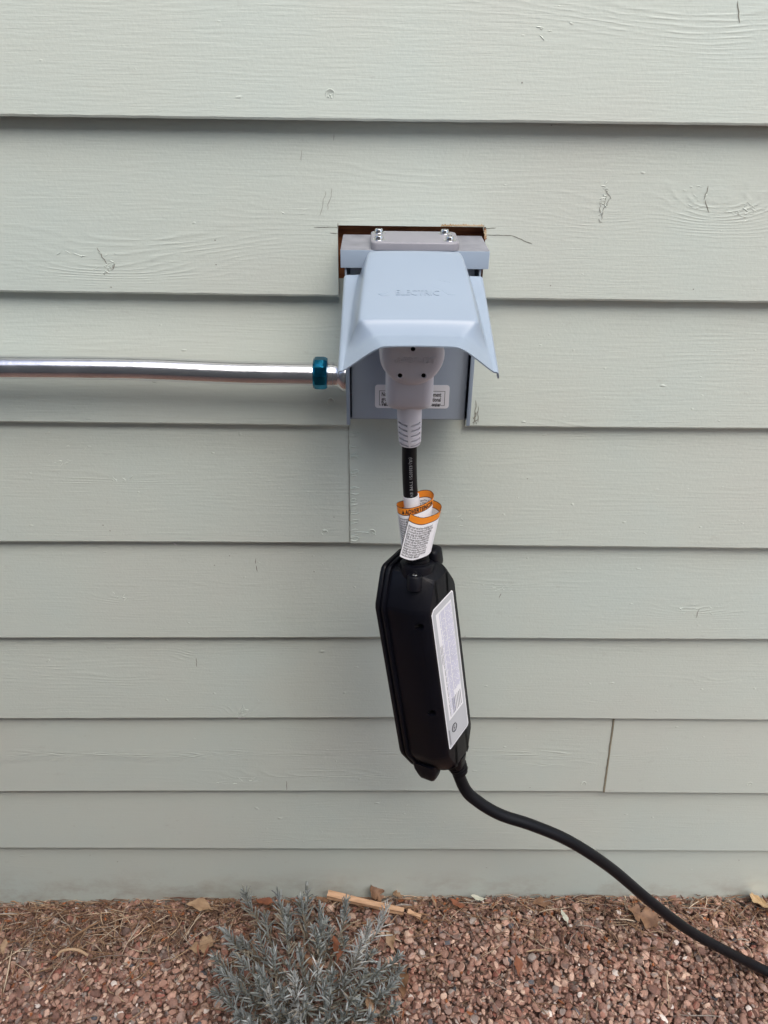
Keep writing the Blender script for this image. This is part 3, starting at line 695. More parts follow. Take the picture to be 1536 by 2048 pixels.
def side_text(txt, size, s_left, t, lift, xs=1.0, direction=-1, mat='ink', bold=.012):
    # reading left to right, the strip position changes by `direction`
    vs, fs = text_geo(txt, size*1000, 'LEFT', bold)
    mb.add([tag_pt(s_left + direction*x*xs, t - y/1000, lift) for x, y in vs], fs, mat)
for k, line in enumerate(TXT1):
    side_text(line, .0040, END-2.0, .0158+k*.0032, .0004, .58)
sA = None
for k in range(len(TP)):
    if TP[k].x < -15 and sA is None: sA = arcl[k]
side_text("ADVERTENCIA", .0082, sA-11, .0080, .0004, .72, bold=.03)
for k, line in enumerate(TXT2):
    side_text(line, .0040, sA+1, .0158+k*.0032, .0004, .62)
for k, line in enumerate(TXT1):                              # print on the other face, seen inside the curls
    side_text(line, .0040, 2, .0150+k*.0032, -.0004, .62, direction=1)
    side_text(line, .0040, END-62, .0150+k*.0032, -.0004, .6, direction=1)
side_text("WARNING", .0080, END-56, .0080, -.0004, .8, direction=1, bold=.03)
tA = [tag_pt(sA-6, .0078, .0005), tag_pt(sA-10, .0078, .0005), tag_pt(sA-8, .0022, .0005)]
mb.add(tA, [(0,1,2)], 'ink')
wpart(mb, 'tag_print', wtag)

# control unit
Pt, Pb = at(831, 1112, -.140), at(889, 1528, -.170)
Zx = (Pt-Pb).normalized(); PSI = math.radians(57)
Xx = Vector((math.cos(PSI), math.sin(PSI), 0)); Yx = Zx.cross(Xx).normalized(); Xx = Yx.cross(Zx).normalized()
CM = Matrix(((Xx.x, Yx.x, Zx.x, 0), (Xx.y, Yx.y, Zx.y, 0), (Xx.z, Yx.z, Zx.z, 0), (0,0,0,1))); CM.translation = (Pt+Pb)/2
HL = (Pt-Pb).length/2; HW = .0550
def B(x, y, z): return CM @ Vector((x, y, z))
OUT = [(-HW, HL*.70), (-HW*.55, HL*.93), (-HW*.42, HL*.965), (HW*.42, HL*.965), (HW*.62, HL*.93), (HW, HL*.74), (HW, -HL*.70), (HW*.60, -HL*.93), (HW*.5, -HL*.955), (-HW*.5, -HL*.955), (-HW*.60, -HL*.93), (-HW, -HL*.70)]
def outline(inset, zi=None):
    out = []; n = len(OUT)
    for k in range(n):
        p0, p1, p2 = Vector(OUT[k-1]), Vector(OUT[k]), Vector(OUT[(k+1) % n])
        d1, d2 = (p1-p0).normalized(), (p2-p1).normalized(); n1, n2 = Vector((d1.y, -d1.x)), Vector((d2.y, -d2.x))
        b = (n1+n2).normalized(); m = inset/max(.35, b.dot(n1)); q = p1 + b*m
        a = min(.004, (p1-p0).length*.3, (p2-p1).length*.3)
        for f in (-1, -.35, .35, 1):
            off = (d1 if f < 0 else d2)*(a*abs(f))*(1 if f > 0 else -1); out.append(q + off - (b*(-a*.25*(1-abs(f)))))
    return out
def shell(stack, mat, mb):
    mb.loft([[B(p.x, y, p.y) for p in outline(i)] for y, i in stack], mat)
mb = MB(); shell([(.0430,.012),(.0425,.008),(.0410,.003),(.0385,.0005),(.0345,0),(.0330,.0008),(.0325,.0030),(.0300,.0030),(.0295,.0006),(.0270,.0002),(.0250,.0008),(.0245,.0036)], 'black', mb)
back = wpart(mb, 'back_shell', chg, 20); fix_normals(back)
mb = MB(); shell([(.0260,.0045),(.0235,.0045),(.0200,.0040),(-.0060,.0056),(-.0150,.0076),(-.0230,.0108),(-.0290,.0146),(-.0325,.0176),(-.0340,.0196),(-.0344,.0215)], 'black', mb)
front = wpart(mb, 'front_shell', chg, 18); fix_normals(front)
cutm = MB(); inv = CM
holes = [(-HW+.0125, HL*.57), (HW*.78, HL*.73), (-HW+.0125, -HL*.22), (HW*.82, -HL*.05), (HW*.02, -HL*.885), (HW*.76,-HL*.74)]
ydir = CM.to_3x3() @ Vector((0, 1, 0))
def hdir(hx): return (CM.to_3x3() @ (Vector((.62, .78, 0)) if hx < -HW*.5 else Vector((0, 1, 0)))).normalized()
for hx, hz in holes: cutm.lathe([(-.03,.0066),(.011,.0054)], 'black', B(hx-.003*(hx < -HW*.5), -.022, hz), hdir(hx), 20)
def wcut(o, c):
    par = o.parent; mw = root_matrix(par); o.data.transform(mw); o.parent = None; cut(o, c); o.parent = par; o.data.transform(mw.inverted()); smooth_obj(o, 20)
wcut(front, cutm)
for hx, hz in holes:
    mb = MB(); mb.lathe([(.0085,.0048),(.0090,.0030),(.0092,.001)], 'hole', B(hx-.003*(hx < -HW*.5), -.022, hz), hdir(hx), 12); wpart(mb, 'screw_recess', front, 40)
# recess around the cable entry, clamp with screw, ribbed boots
mb = MB()
ct = B(-.004, -.002, HL*.90); ctop = cab[-1]
zd = (at(836, 1085, -.137)-ct).normalized()
mb.lathe([(-.008,.0235),(.006,.0235),(.010,.0228),(.0115,.0205),(.0118,.0160)], 'black', ct, zd, 40)
lug = B(-.030, -.014, HL*.905); mb.lathe([(-.012,.0095),(.006,.0095),(.0075,.0085),(.0077,.0060)], 'black', lug, zd, 24)
wpart(mb, 'cable_clamp', chg, 35)
mb = MB(); mb.lathe([(.0060,.0034),(.0080,.0033),(.0086,.0026),(.0080,.0012)], 'zinc', lug, zd, 16); wpart(mb, 'clamp_screw', chg, 40)
mb = MB(); prof = []
for k in range(6):
    a = .008+k*.0052; r = .0170 - k*.0009; prof += [(a, r-.0018), (a+.0008, r), (a+.0036, r), (a+.0044, r-.0018)]
prof += [(.0405,.0098)]
mb.lathe(prof, 'rubber', ct, zd, 36); wpart(mb, 'cable_boot', chg, 35)
# saddle cheeks either side of the entry, feet at the lower end
def cheek(x0, x1, z0, z1, y0, y1, nm):
    bm = bmesh.new(); bmesh.ops.create_cube(bm, size=1)
    for v in bm.verts: v.co = Vector((x0+(v.co.x+.5)*(x1-x0), y0+(v.co.y+.5)*(y1-y0), z0+(v.co.z+.5)*(z1-z0)))
    bmesh.ops.bevel(bm, geom=bm.edges[:], offset=min(.006, abs(x1-x0)*.3, abs(y1-y0)*.3), segments=3, profile=.5, affect='EDGES')
    mb = MB(); mb.bm(bm, 'black', CM); return wpart(mb, nm, chg, 40)
cheek(.016, .040, HL*.84, HL*1.0, -.020, .034, 'shoulder')
def foot(x0, x1, z0, z1, y0, y1):
    mb = MB(); L_ = []
    for z, k in ((z1, 0), (z0+.020, .05), (z0+.008, .22), (z0+.002, .34), (z0, .46)):
        xm, ym = (x0+x1)/2, (y0+y1)/2; hx, hy = (x1-x0)/2*(1-k), (y1-y0)/2*(1-k)
        L_.append([B(xm+a, ym+b, z) for a, b in rrect(-hx, hx, -hy, hy, min(hx, hy)*.5, 4)])
    mb.loft(L_, 'black'); return wpart(mb, 'foot', chg, 35)
foot(-HW*.72, -HW*.16, -HL*1.045, -HL*.86, -.006, .034); foot(-HW*.05, HW*.42, -HL*1.045, -HL*.90, -.030, -.002)
# rating label on the front face
LX0, LX1, LZ0, LZ1 = -HW+.0220, HW-.0285, -HL*.62, HL*.675
YL = -.0348
def lab(a, b, l=0.0): return B(a, YL-l, b)
def lab_outline(i): 
    c = .006
    return [(LX0+c+i*.4, LZ1-i), (LX1-.003-i*.6, LZ1-i), (LX1-i, LZ1-.003-i*.6), (LX1-i, LZ0+.003+i*.6), (LX1-.003-i*.6, LZ0+i), (LX0+.003+i*.6, LZ0+i), (LX0+i, LZ0+.003+i*.6), (LX0+i, LZ1-c-i*.4)]
mb = MB(); lo_ = lab_outline(0); mb.loft([[lab(a, b, 0) for a, b in lo_], [lab(a, b, .0004) for a, b in lo_]], 'white')
li = lab_outline(.0018); mb.add([lab(a, b, .0005) for a, b in li], [tuple(range(8))], 'silver')
LW = LX1-LX0; LH = LZ1-LZ0
wx0, wx1, wz0, wz1 = LX0+LW*.15, LX1-LW*.14, LZ0+LH*.20, LZ1-LH*.045
mb.add([lab(wx0, wz0, .0007), lab(wx1, wz0, .0007), lab(wx1, wz1, .0007), lab(wx0, wz1, .0007)], [(0,1,2,3)], 'white')
rl = wpart(mb, 'rating_label', front)
mb = MB(); cols = [.30,.36,.42,.50,.56,.62,.68,.76,.82,.88]
for k, c in enumerate([.05,.13,.21,.30,.36,.42,.48,.57,.63,.69,.75,.81,.87,.94]):        # rows of very small print running along the unit
    x = wx0 + (wx1-wx0)*c; z = wz1-.003-(.05 if k < 2 else 0)
    end = wz0+.004 + (.035 if k > 6 else 0)
    if k == 0: end = wz1 - .085
    while z > end:
        l = random.uniform(.004, .016); w = .00062
        mb.add([lab(x-w, z, .0009), lab(x-w, max(end, z-l), .0009), lab(x+w, max(end, z-l), .0009), lab(x+w, z, .0009)], [(0,1,2,3)], 'grey_ink' if k < 2 else 'lilac'); z -= l+random.uniform(.0008, .002)
for k in range(6):
    x = wx0+(wx1-wx0)*(.36+k*.105); z = wz0+.030; mb.add([lab(x-.0008, z, .0009), lab(x-.0008, z-.026, .0009), lab(x+.0008, z-.026, .0009), lab(x+.0008, z, .0009)], [(0,1,2,3)], 'grey_ink')
# certification mark ring and maker strip
cx, cz = LX0+LW*.33, LZ0+LH*.115; ring = [(cx+.0065*math.cos(a), cz+.0065*math.sin(a)) for a in np.linspace(0, 2*math.pi, 25)]
wpart(mb, 'label_print', rl); mb = MB()
mb.tube([lab(a, b, .0008) for a, b in ring], .0006, 'ink', 6)
put_text(mb, "UL", .0070, 'ink', lambda x, y: lab(cx+y-.0025, cz+.004-x, .0009), 'LEFT', .02)
mb.add([lab(LX0+.0035, LZ0+LH*.03, .0009), lab(LX0+.0065, LZ0+LH*.03, .0009), lab(LX0+.0065, LZ0+LH*.14, .0009), lab(LX0+.0035, LZ0+LH*.14, .0009)], [(0,1,2,3)], 'grey_ink')
wpart(mb, 'certification_mark', rl)
# long cord to the car
cx0 = B(.014, -.006, -HL*.955)
lc = [cx0, at(928, 1574, -.173), at(953, 1601, -.176), at(1000, 1629, -.178), at(1066, 1651, -.178), at(1140, 1683, -.176), at(1220, 1735, -.174), at(1300, 1802, -.172), at(1380, 1862, -.168), at(1460, 1906, -.163), at(1545, 1948, -.160)]
endp = Vector(lc[-1])
lc += [endp+Vector((.10,-.05,-.006)), endp+Vector((.25,-.12,-.008)), endp+Vector((.6,-.20,-.008))]
lcp = catmull(lc, 10)
for p in lcp: p.z = max(p.z, .006)
mb = MB(); mb.tube(lcp, .0095, 'rubber', 28); wpart(mb, 'long_cord', chg, 60)
mb = MB(); dd = (Vector(lc[2])-Vector(lc[0])).normalized(); prof = [(-.02,.019),(-.006,.019)]
for k in range(6):
    a = -.002+k*.0056; r = .0185 - k*.0010; prof += [(a, r-.0020), (a+.0008, r), (a+.0040, r), (a+.0048, r-.0020)]
prof += [(.0355,.0106)]
mb.lathe(prof, 'rubber', cx0+dd*.002, dd, 36); wpart(mb, 'cord_boot', chg, 35)

# ------------------------------------------------------------------ ground
def gz(x, y): return float(np.interp(x, [-.8, -.3, .1, .5], [-.030, -.014, -.010, -.006])) + .003*noise.noise(Vector((x*3.1, y*5.3, 1.7))) + .0025*noise.noise(Vector((x*11, y*11, 5))) + (.002*max(0, 1+y/.05) if y > -.05 else 0)
m, t, b = nodes("gravel_bed"); g = N(t, 'NewGeometry').outputs['Position']
vo = N(t, 'TexVoronoi'); vo.inputs['Scale'].default_value = 75; L(t, g, vo.inputs['Vector'])
sc = N(t, 'SeparateColor'); L(t, vo.outputs['Color'], sc.inputs[0])
L(t, ramp(t, sc.outputs[0], [(p, tuple(x*.85 for x in c)) for p, c in PEB], 'CONSTANT'), b.inputs['Base Color']); b.inputs['Roughness'].default_value = .9
bp = N(t, 'Bump'); bp.inputs['Distance'].default_value = .006; bp.invert = True; L(t, vo.outputs['Distance'], bp.inputs['Height']); L(t, bp.outputs[0], b.inputs['Normal'])
MT['bed'] = m
mb = MB(); R_ = 60
mb.add([(-R_,-R_,-.034),(R_,-R_,-.034),(R_,R_,-.034),(-R_,R_,-.034)], [(0,1,2,3)], 'bed'); tag(mb.build('ground'), kind='structure')

def ico(sub):
    bm = bmesh.new(); bmesh.ops.create_icosphere(bm, subdivisions=sub, radius=1); bm.verts.ensure_lookup_table()
    v = np.array([x.co[:] for x in bm.verts]); f = np.array([[q.index for q in p.verts] for p in bm.faces]); bm.free(); return v, f
def protos(sub, n):
    out = []
    for k in range(n):
        v, f = ico(sub); w = v.copy()
        for pl_ in range(7 + k % 5):                        # chop with random planes: angular crushed stone
            d = rng.normal(size=3); d /= np.linalg.norm(d); lim = rng.uniform(.55, .85); q = w@d
            w -= np.outer(np.maximum(q-lim, 0)*.9, d)
        out.append(w)
    return out, f
def gravel_mesh(name, P, sub, nprot, mat):
    pr, f = protos(sub, nprot); n = len(P); nv = len(pr[0])
    V = np.empty((n, nv, 3)); ks = rng.integers(0, nprot, n)
    A = rng.normal(size=(n, 3, 3)); Q, _ = np.linalg.qr(A)
    sc = P[:, 3:6]
    base = np.stack([pr[k] for k in ks]) * sc[:, None, :]
    # tilt mostly flat: random spin about z with some tumble
    az = rng.uniform(0, 2*np.pi, n); tl = rng.normal(0, .45, n); 
    ca, sa, ct, st = np.cos(az), np.sin(az), np.cos(tl), np.sin(tl)
    y1 = base[:,:,1]*ct[:,None]-base[:,:,2]*st[:,None]; z1 = base[:,:,1]*st[:,None]+base[:,:,2]*ct[:,None]; x1 = base[:,:,0]
    V[:,:,0] = x1*ca[:,None]-y1*sa[:,None]; V[:,:,1] = x1*sa[:,None]+y1*ca[:,None]; V[:,:,2] = z1
    V += P[:, None, 0:3]
    Fc = (f[None] + (np.arange(n)*nv)[:, None, None]).reshape(-1, 3)
    me = bpy.data.meshes.new(name); me.vertices.add(n*nv); me.vertices.foreach_set('co', V.reshape(-1))
    nf = len(Fc); me.loops.add(nf*3); me.loops.foreach_set('vertex_index', Fc.reshape(-1)); me.polygons.add(nf)
    me.polygons.foreach_set('loop_start', np.arange(nf)*3); me.polygons.foreach_set('loop_total', np.full(nf, 3))
    me.update(calc_edges=True); me.polygons.foreach_set('use_smooth', [True]*nf); me.materials.append(MT[mat]); 
    if sub > 1: me.set_sharp_from_angle(angle=math.radians(27))
    o = bpy.data.objects.new(name, me); COL.objects.link(o); return o
def scatter(x0, x1, y0, y1, step, r0, r1, z, skip=None):
    out = []
    for x in np.arange(x0, x1, step):
        for y in np.arange(y0, y1, step):
            if skip and skip(x, y): continue
            px, py = x+rng.uniform(-.5, .5)*step, y+rng.uniform(-.5, .5)*step
            r = r0+(r1-r0)*rng.random()**1.8
            out.append((px, py, gz(px, py)+z+rng.uniform(-.001, .0025), r*rng.uniform(.9, 1.35), r*rng.uniform(.75, 1.1), r*rng.uniform(.6, .95)))
    return out
near = scatter(-1.0, 1.15, -.42, .012, .0095, .0036, .0080, -.0055) + scatter(-1.0, 1.15, -.42, .012, .0115, .0030, .0092, .0015)
near += [(x, y, gz(x, y)+.006, r, r*.85, r*.7) for x, y, r in [(rng.uniform(-1, 1.1), rng.uniform(-.4, 0), rng.uniform(.007, .0115)) for _ in range(420)]]
tag(gravel_mesh('gravel', np.array(near), 2, 14, 'pebble'), 'bed of small pinkish red crushed gravel along the foot of the wall', 'gravel', kind='stuff')
inner = lambda x, y: (-1.0 < x < 1.15 and y > -.42)
far = scatter(-1.75, 1.8, -1.3, .012, .0135, .006, .0110, -.002, inner)
tag(gravel_mesh('outer_gravel', np.array(far), 1, 10, 'pebble'), 'pinkish gravel spreading away from the wall', 'gravel', kind='stuff')

mb = MB(); mb.box((-10, -2.2, -.05), (1.5, -2.0, 3.0), 'shade_wall'); tag(mb.build('added_shade_wall'), kind='structure')  # unseen wall added behind the camera to shade the lower boards
# needles, straw and bark fragments lying on the gravel
def litter_density(x, y):
    d = .05 + .95*math.exp(y/.035)                            # drifted against the wall
    d += .75*math.exp(-((x+.62)/.22)**2 - ((y+.07)/.06)**2)
    d += .35*math.exp(-((x+.35)/.2)**2 - ((y+.05)/.06)**2)+.25*math.exp(-((x-.62)/.3)**2-((y+.05)/.06)**2)
    return min(1, d)
mbn = MB(); cnt = 0
while cnt < 1700:
    x, y = random.uniform(-1.0, 1.1), -abs(random.uniform(0, .40))
    if random.random() > litter_density(x, y): continue
    cnt += 1
    l = random.choice([random.uniform(.012, .03), random.uniform(.03, .06), random.uniform(.05, .09)]); a = random.gauss(0, .9) if y > -.03 else random.uniform(0, math.pi)
    w = random.uniform(.0006, .0012)*(1.7 if random.random() < .15 else 1); z = gz(x, y)+random.uniform(.008, .017)
    cu = random.gauss(0, .25); pts = []
    for k in range(5):
        s = (k/4-.5)*l; th = a+cu*(k/4-.5); px = x+s*math.cos(th); py = min(-.001, y+s*math.sin(th)*(.5 if y > -.03 else 1)); pts.append((px, py, z+.0025*math.sin(k*1.3+cnt)))
    mbn.tube(pts, [w*.5, w, w, w*.9, w*.3], 'needle', 5)
tag(mbn.build('dry_needles', None, 60), 'scattered dry needles, straw and twigs lying on the gravel', 'leaf litter', kind='stuff')
mbc = MB(); cnt = 0
while cnt < 1300:
    x, y = random.uniform(-1.0, 1.1), -abs(random.uniform(0, .40))
    if random.random() > litter_density(x, y)*.9+.02: continue
    cnt += 1
    l = random.uniform(.006, .022); w = random.uniform(.003, .007); h = random.uniform(.0008, .003); a = random.uniform(0, math.pi)
    mt = Matrix.Translation((x, min(-.006, y), gz(x, y)+random.uniform(.007, .013))) @ Matrix.Rotation(a, 4, 'Z') @ Matrix.Rotation(random.gauss(0, .35), 4, 'X') @ Matrix.Rotation(random.gauss(0, .3), 4, 'Y')
    n = 7; top = []; bot = []
    for k in range(n):
        th = 2*math.pi*k/n; r = random.uniform(.7, 1.1); top.append(mt @ Vector((l*.5*r*math.cos(th), w*.5*r*math.sin(th), h*.5+random.uniform(-.0006, .0006)))); bot.append(mt @ Vector((l*.5*r*math.cos(th), w*.5*r*math.sin(th), -h*.5)))
    mbc.loft([bot, top], 'bark')
tag(mbc.build('bark_chips'), 'small brown bark chips and leaf crumbs mixed into the gravel', 'bark chips', kind='stuff')

# ------------------------------------------------------------------ leaves and wood on the gravel
def oak_outline(lobes=4):
    R = [(0,-1.0)]; 
    side = []
    for k in range(lobes):
        t0 = -.8+1.6*k/lobes; wv = .62*math.sin(math.pi*(k+.9)/(lobes+.9))+.12
        side += [(.10+.04*k/lobes, t0), (wv*.85, t0+.06), (wv, t0+.20), (wv*.8, t0+.30)]
    side += [(.14, .82), (.10, .97)]
    return [(0,-1.0)] + side + [(0, 1.05)] + [(-a, b) for a, b in reversed(side)]
def leaf(u, v, size, rot, mat, label, shape='oak', tilt=(0,0), z=.012, cup=.25, group=None):
    c = gr(u, v, z); 
    if shape == 'oak': ol = oak_outline(random.choice([3,4]))
    elif shape == 'oval': ol = [(.42*math.sin(math.pi*k/9)*(1 if s > 0 else -1), -1+2*k/9) for s in (1,) for k in range(10)] + [(-.42*math.sin(math.pi*k/9), -1+2*k/9) for k in range(8, 0, -1)]
    else: ol = [(.18*math.sin(math.pi*k/9), -1+2*k/9) for k in range(10)] + [(-.18*math.sin(math.pi*k/9), -1+2*k/9) for k in range(8, 0, -1)]
    mt = Matrix.Rotation(rot, 4, 'Z') @ Matrix.Rotation(tilt[0], 4, 'X') @ Matrix.Rotation(tilt[1], 4, 'Y')
    bm = bmesh.new(); n = len(ol); cv = [bm.verts.new((0, -1+2*k/8, 0)) for k in range(9)]
    ph = random.random()*6; ov = [bm.verts.new((a, b, 0)) for a, b in ol]
    f = bm.faces.new(ov) ; [bm.verts.remove(q) for q in cv]
    bmesh.ops.triangulate(bm, faces=[f]); bmesh.ops.subdivide_edges(bm, edges=bm.edges[:], cuts=2, use_grid_fill=True)
    for q in bm.verts:
        a, b = q.co.x, q.co.y
        if shape != 'oak': q.co.x *= 1+.35*math.sin(b*4.3+ph)*(.6+.4*math.sin(b*11+ph*2)); q.co.x += .12*math.sin(b*2.2+ph)
        else: q.co.x += .10*math.sin(b*3+ph)
        q.co.z = cup*(abs(a)**1.4) + cup*.5*math.sin(b*2.1+ph)*.5 + .10*math.sin(a*9+b*6+ph)*abs(a); q.co *= size
    r = bmesh.ops.solidify(bm, geom=bm.faces[:], thickness=.0004)
    mb = MB(); mb.bm(bm, mat, mt); o = mb.build('fallen_leaf', None, 60); o.location = c
    tag(o, label, 'leaf', group)
    o.name = 'fallen_leaf'
    mb = MB(); mb.tube([mt @ (Vector((0, y, cup*.5*math.sin(y*2.1+ph)*.5+.012))*size) for y in np.linspace(-1.35, .9, 8)], [.0008,.0008,.0007,.0006,.0006,.0005,.0004,.0002], mat, 5)
    s = mb.build('leaf_stalk', o, 60)
    return o
leaf(1524,1806,.036,2.0,'leaf_gold','large tan lobed oak leaf propped against the wall at the right edge',tilt=(.55,.15),z=.020)
leaf(1290,1832,.034,1.3,'leaf_brown','brown oak leaf lying on the gravel just behind the black cord',tilt=(.15,-.1),z=.013)
leaf(1129,1832,.014,.4,'leaf_pale','small pale green oval leaf lying alone on gravel near the wall','oval',tilt=(.6,.2),z=.014)
leaf(1345,1853,.016,.9,'leaf_brown','small dark brown leaf lying in gravel in front of the black cord','oval',tilt=(.2,.2))
leaf(752,1786,.022,.7,'leaf_brown','dark brown curled leaf behind the wood offcut against the wall',tilt=(.9,.2),z=.022,cup=.5)
leaf(795,1790,.015,2.0,'leaf_tan','small tan leaf standing between the wood offcut and the wall',tilt=(.8,.2),z=.020,cup=.4)
leaf(645,1778+20,.016,1.4,'leaf_brown','brown leaf touching the left end of the wood offcut','oval',tilt=(.4,.2),z=.018)
leaf(780,1880,.020,.5,'leaf_tan','tan curled leaf caught at the right side of the lavender plant','oval',tilt=(.5,-.4),z=.03,cup=.6)
leaf(625,1922,.022,1.2,'leaf_brown','dull brown leaf lodged in the middle of the lavender shoots','oval',tilt=(.3,.3),z=.06,cup=.4)
leaf(672,1895,.024,.1,'leaf_red','rust red leaf standing between the lavender shoots','oval',tilt=(.2,.5),z=.05,cup=.5)
leaf(808,1965,.030,2.9,'leaf_brown','long brown leaf drooping beside the lower right lavender shoots','oval',tilt=(.2,.4),z=.02,cup=.5)
leaf(742,2010,.020,.4,'leaf_tan','pinkish tan leaf tucked under the lower right lavender shoots','oval',tilt=(.2,.2),z=.04,cup=.5)
leaf(405,1890,.026,1.9,'leaf_tan','flat tan oak leaf on gravel at the left of the lavender plant',tilt=(.05,.05),z=.011,cup=.12)
leaf(397,1900,.012,.35,'leaf_red','narrow orange red leaflet left of the lavender, leftmost of the pair','blade',tilt=(.5,0),z=.02)
leaf(412,1903,.013,-.3,'leaf_red','narrow orange red leaflet left of the lavender, rightmost of the pair','blade',tilt=(.5,0),z=.02)
leaf(530,1802,.020,1.5,'leaf_red','reddish leaf on the gravel between the rear lavender shoots and the wall','oval',tilt=(.3,.1),z=.016)
leaf(400,1812,.030,1.5,'leaf_tan','broad faded tan leaf against the wall left of the lavender','oval',tilt=(.25,.1),z=.014,cup=.15)
leaf(915,1806,.018,1.2,'leaf_red','dark red leaf by the wall right of the wood offcut','oval',tilt=(.2,.1),z=.014)
leaf(955,1795,.016,1.6,'leaf_pale','pale grey green leaf lying along the foot of the wall','oval',tilt=(.3,.1),z=.016)
leaf(1085,1806,.024,1.6,'leaf_brown','dull brown leaf under straw at the foot of the wall','oval',tilt=(.1,.1),z=.013,cup=.1)
leaf(1035,1930,.020,.1,'leaf_red','small rust brown leaf scrap on the open gravel right of the lavender','oval',tilt=(.1,.3),z=.012)
leaf(868,1800,.013,.2,'leaf_tan','small orange tan leaf scrap by the wall right of the offcut','blade',tilt=(.3,.1),z=.018)
leaf(8,1893,.015,.3,'leaf_tan','small orange brown leaf scrap at the left edge of the gravel','oval',tilt=(.2,.2),z=.013)
# weathered twig, wood offcut
mb = MB(); tw = [gr(u, v, .018+h) for u, v, h in ((115,1912,0),(122,1903,.006),(140,1899,.012),(158,1901,.010),(176,1911,.0))]
mb.tube(catmull(tw, 5), .0028, 'needle', 8); o = mb.build('curved_twig', None, 60); tag(o, 'curved weathered grey twig arched over the gravel left of the lavender', 'twig')
def offcut(px0, px1, z, w, h, name, label):
    a, b = gr(*px0, z), gr(*px1, z); d = (b-a); d.z = 0; L_ = d.length; d.normalize()
    ang = math.atan2(d.y, d.x); bm = bmesh.new(); bmesh.ops.create_cube(bm, size=1)
    bmesh.ops.subdivide_edges(bm, edges=bm.edges[:], cuts=4, use_grid_fill=True)
    for v in bm.verts:
        n = noise.noise(v.co*3.1)*.0012; v.co = Vector((v.co.x*L_, v.co.y*w*(1-.25*(v.co.x+.5)), v.co.z*h)); v.co.z += n; v.co.y += n*1.5
    mb = MB(); mb.bm(bm, 'offcut', Matrix.Rotation(ang, 4, 'Z') @ Matrix.Rotation(.06, 4, 'Y')); o = mb.build(name, None, 30); o.location = (a+b)/2 - Vector((0,0,h/2)); tag(o, label, 'wood scrap'); return o
offcut((655,1789), (808,1817), .026, .013, .010, 'wood_offcut', 'long pale sawn wood offcut lying against the wall behind the lavender')
offcut((815,1822), (842,1832), .020, .008, .005, 'wood_splinter', 'tiny pale wood splinter just right of the sawn offcut')

# ------------------------------------------------------------------ lavender
base = gr(622, 1985, 0.01); base.y = -.215
lav = thing('lavender_plant', (base.x, base.y, 0), 'low grey green lavender plant growing in the gravel by the wall', 'plant')
TIPS = [(489,1785,.075,0),(557,1790,.085,0),(614,1778,.090,0),(600,1800,.08,0),(692,1803,.085,0),(774,1815,.10,1),(449,1862,.085,0),(517,1871,.10,0),(574,1846,.095,0),(649,1843,.09,0),(627,1859,.10,0),
        (599,1896,.125,0),(430,1915,.06,0),(474,1912,.085,0),(517,1940,.11,0),(636,1927,.135,1),(664,1943,.125,0),(738,1850,.11,1),(724,1880,.12,1),(767,1934,.085,0),(799,1912,.075,0),
        (427,1984,.06,0),(514,1959,.12,0),(560,1972,.125,0),(583,1987,.13,1),(711,1980,.11,0),(789,1965,.07,0),(474,2030,.09,0),(500,2045,.10,0),(792,2009,.07,0),(661,1990,.135,0),(692,2021,.12,0),
        (583,2037,.13,0),(540,2010,.12,0),(640,2040,.13,0),(745,2030,.09,0),(455,2005,.07,0),(440,1945,.07,0),(690,1880,.08,0),(545,1905,.10,0),(765,1985,.08,0),(610,2000,.14,0),(730,1945,.10,0),
        (588,1950,.14,1),(650,1965,.14,0),(535,1985,.12,1),(600,2020,.14,1),(560,2070,.12,0),(620,2090,.12,0),(690,2075,.11,0),(500,2090,.09,0),(760,2075,.08,0),(450,2070,.06,0),(575,1930,.07,0),(690,1960,.07,0),(500,1990,.07,0),(800,1940,.05,0),(640,1890,.06,0),(480,1880,.05,0),
        (530,1830,.06,0),(575,1822,.07,0),(640,1815,.07,0),(660,1860,.06,0),(465,1960,.07,0),(560,2025,.09,0),(720,2010,.09,0),(745,1905,.07,0),(615,1960,.10,0)]
ms = MB(); ml = MB()
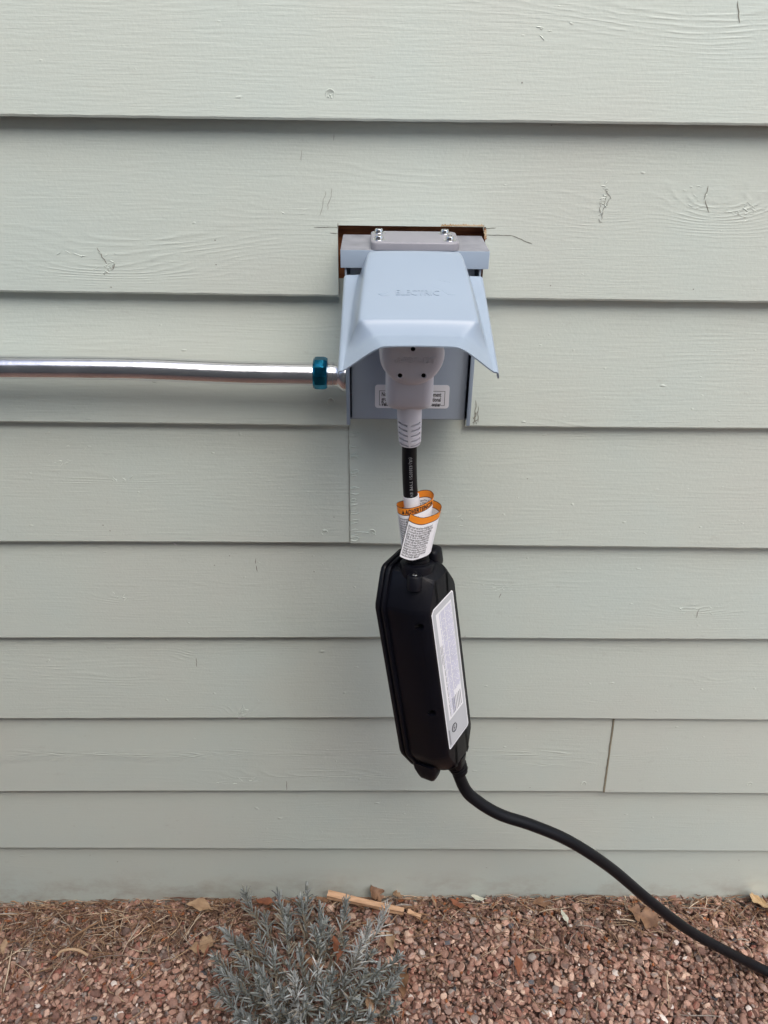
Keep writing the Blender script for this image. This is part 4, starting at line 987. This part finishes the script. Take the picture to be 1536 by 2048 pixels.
def blade(mb, p, d, nrm, l, w, mat):
    side = d.cross(nrm).normalized(); vs = []; K = 4; curl = random.uniform(-.45, .45)
    for k in range(K+1):
        t = k/K; c = p + d*l*t + nrm*(l*curl*t*t); ww = w*math.sin(math.pi*min(.97, .16+.84*t))**.38*(1 if k else .7)
        if k == K: ww = w*.12
        vs += [c - side*ww + nrm*w*.35, c - nrm*w*.12, c + side*ww + nrm*w*.35, c - nrm*w*.75]
    fs = []
    for k in range(K):
        a = 4*k
        for q in range(4): fs.append((a+q, a+(q+1) % 4, a+4+(q+1) % 4, a+4+q))
    mb.add(vs, fs, mat)
for (u, v, h, pale) in TIPS:
    tip = gr(u, v, h); 
    if tip.y > -.016: tip = at(u, v, -.018)
    b0 = Vector((base.x + (tip.x-base.x)*.30+random.uniform(-.02,.02), base.y+(tip.y-base.y)*.30+random.uniform(-.02,.02), .004))
    mid = b0.lerp(tip, .5) + Vector(((tip.x-base.x)*.16, (tip.y-base.y)*.16, -.012)); mid.y = min(mid.y, -.012)
    path = catmull([b0, mid, tip], 10); Ln = sum((path[k+1]-path[k]).length for k in range(len(path)-1))
    ms.tube(path, [.0016-.0009*k/len(path) for k in range(len(path))], 'lav_stem', 6)
    start = .30 if not pale else .2; az = random.random()*3; step = .0050; tcur = start
    leafy = Ln*(1-start); nn = max(7, int(leafy/step))
    for k in range(nn):
        t = start+(1-start)*(k/(nn-1)); q = t*(len(path)-1); i = min(int(q), len(path)-2); p = path[i].lerp(path[i+1], q-i); d = (path[i+1]-path[i]).normalized()
        az += math.pi/2+random.uniform(-.3, .3); e1 = d.orthogonal().normalized(); e2 = d.cross(e1)
        near_tip = (k/(nn-1))
        for s in (0, math.pi):
            if near_tip < .45 and random.random() < .30: continue
            r = e1*math.cos(az+s+random.uniform(-.25,.25))+e2*math.sin(az+s)
            op = random.uniform(.75, 1.15)*(1-.62*near_tip**1.5); dr = (d*math.cos(op)+r*math.sin(op)).normalized()
            l = random.uniform(.019, .034)*(1-.45*near_tip**3)*(1.08 if pale else 1); w = random.uniform(.0015, .0021)*(.8 if pale else 1)
            if pale: l *= 1.05
            if (p+dr*l).y > -.003: dr.y = -abs(dr.y)
            blade(ml, p, dr, (r*math.cos(op)-d*math.sin(op)).normalized()*-1, l, w, 'lav_dead' if (near_tip < .33 and random.random() < .55) or random.random() < .03 else ('lav_pale' if pale else 'lav'))
wpart(ms, 'stems', lav, 60); wpart(ml, 'foliage', lav, 50)
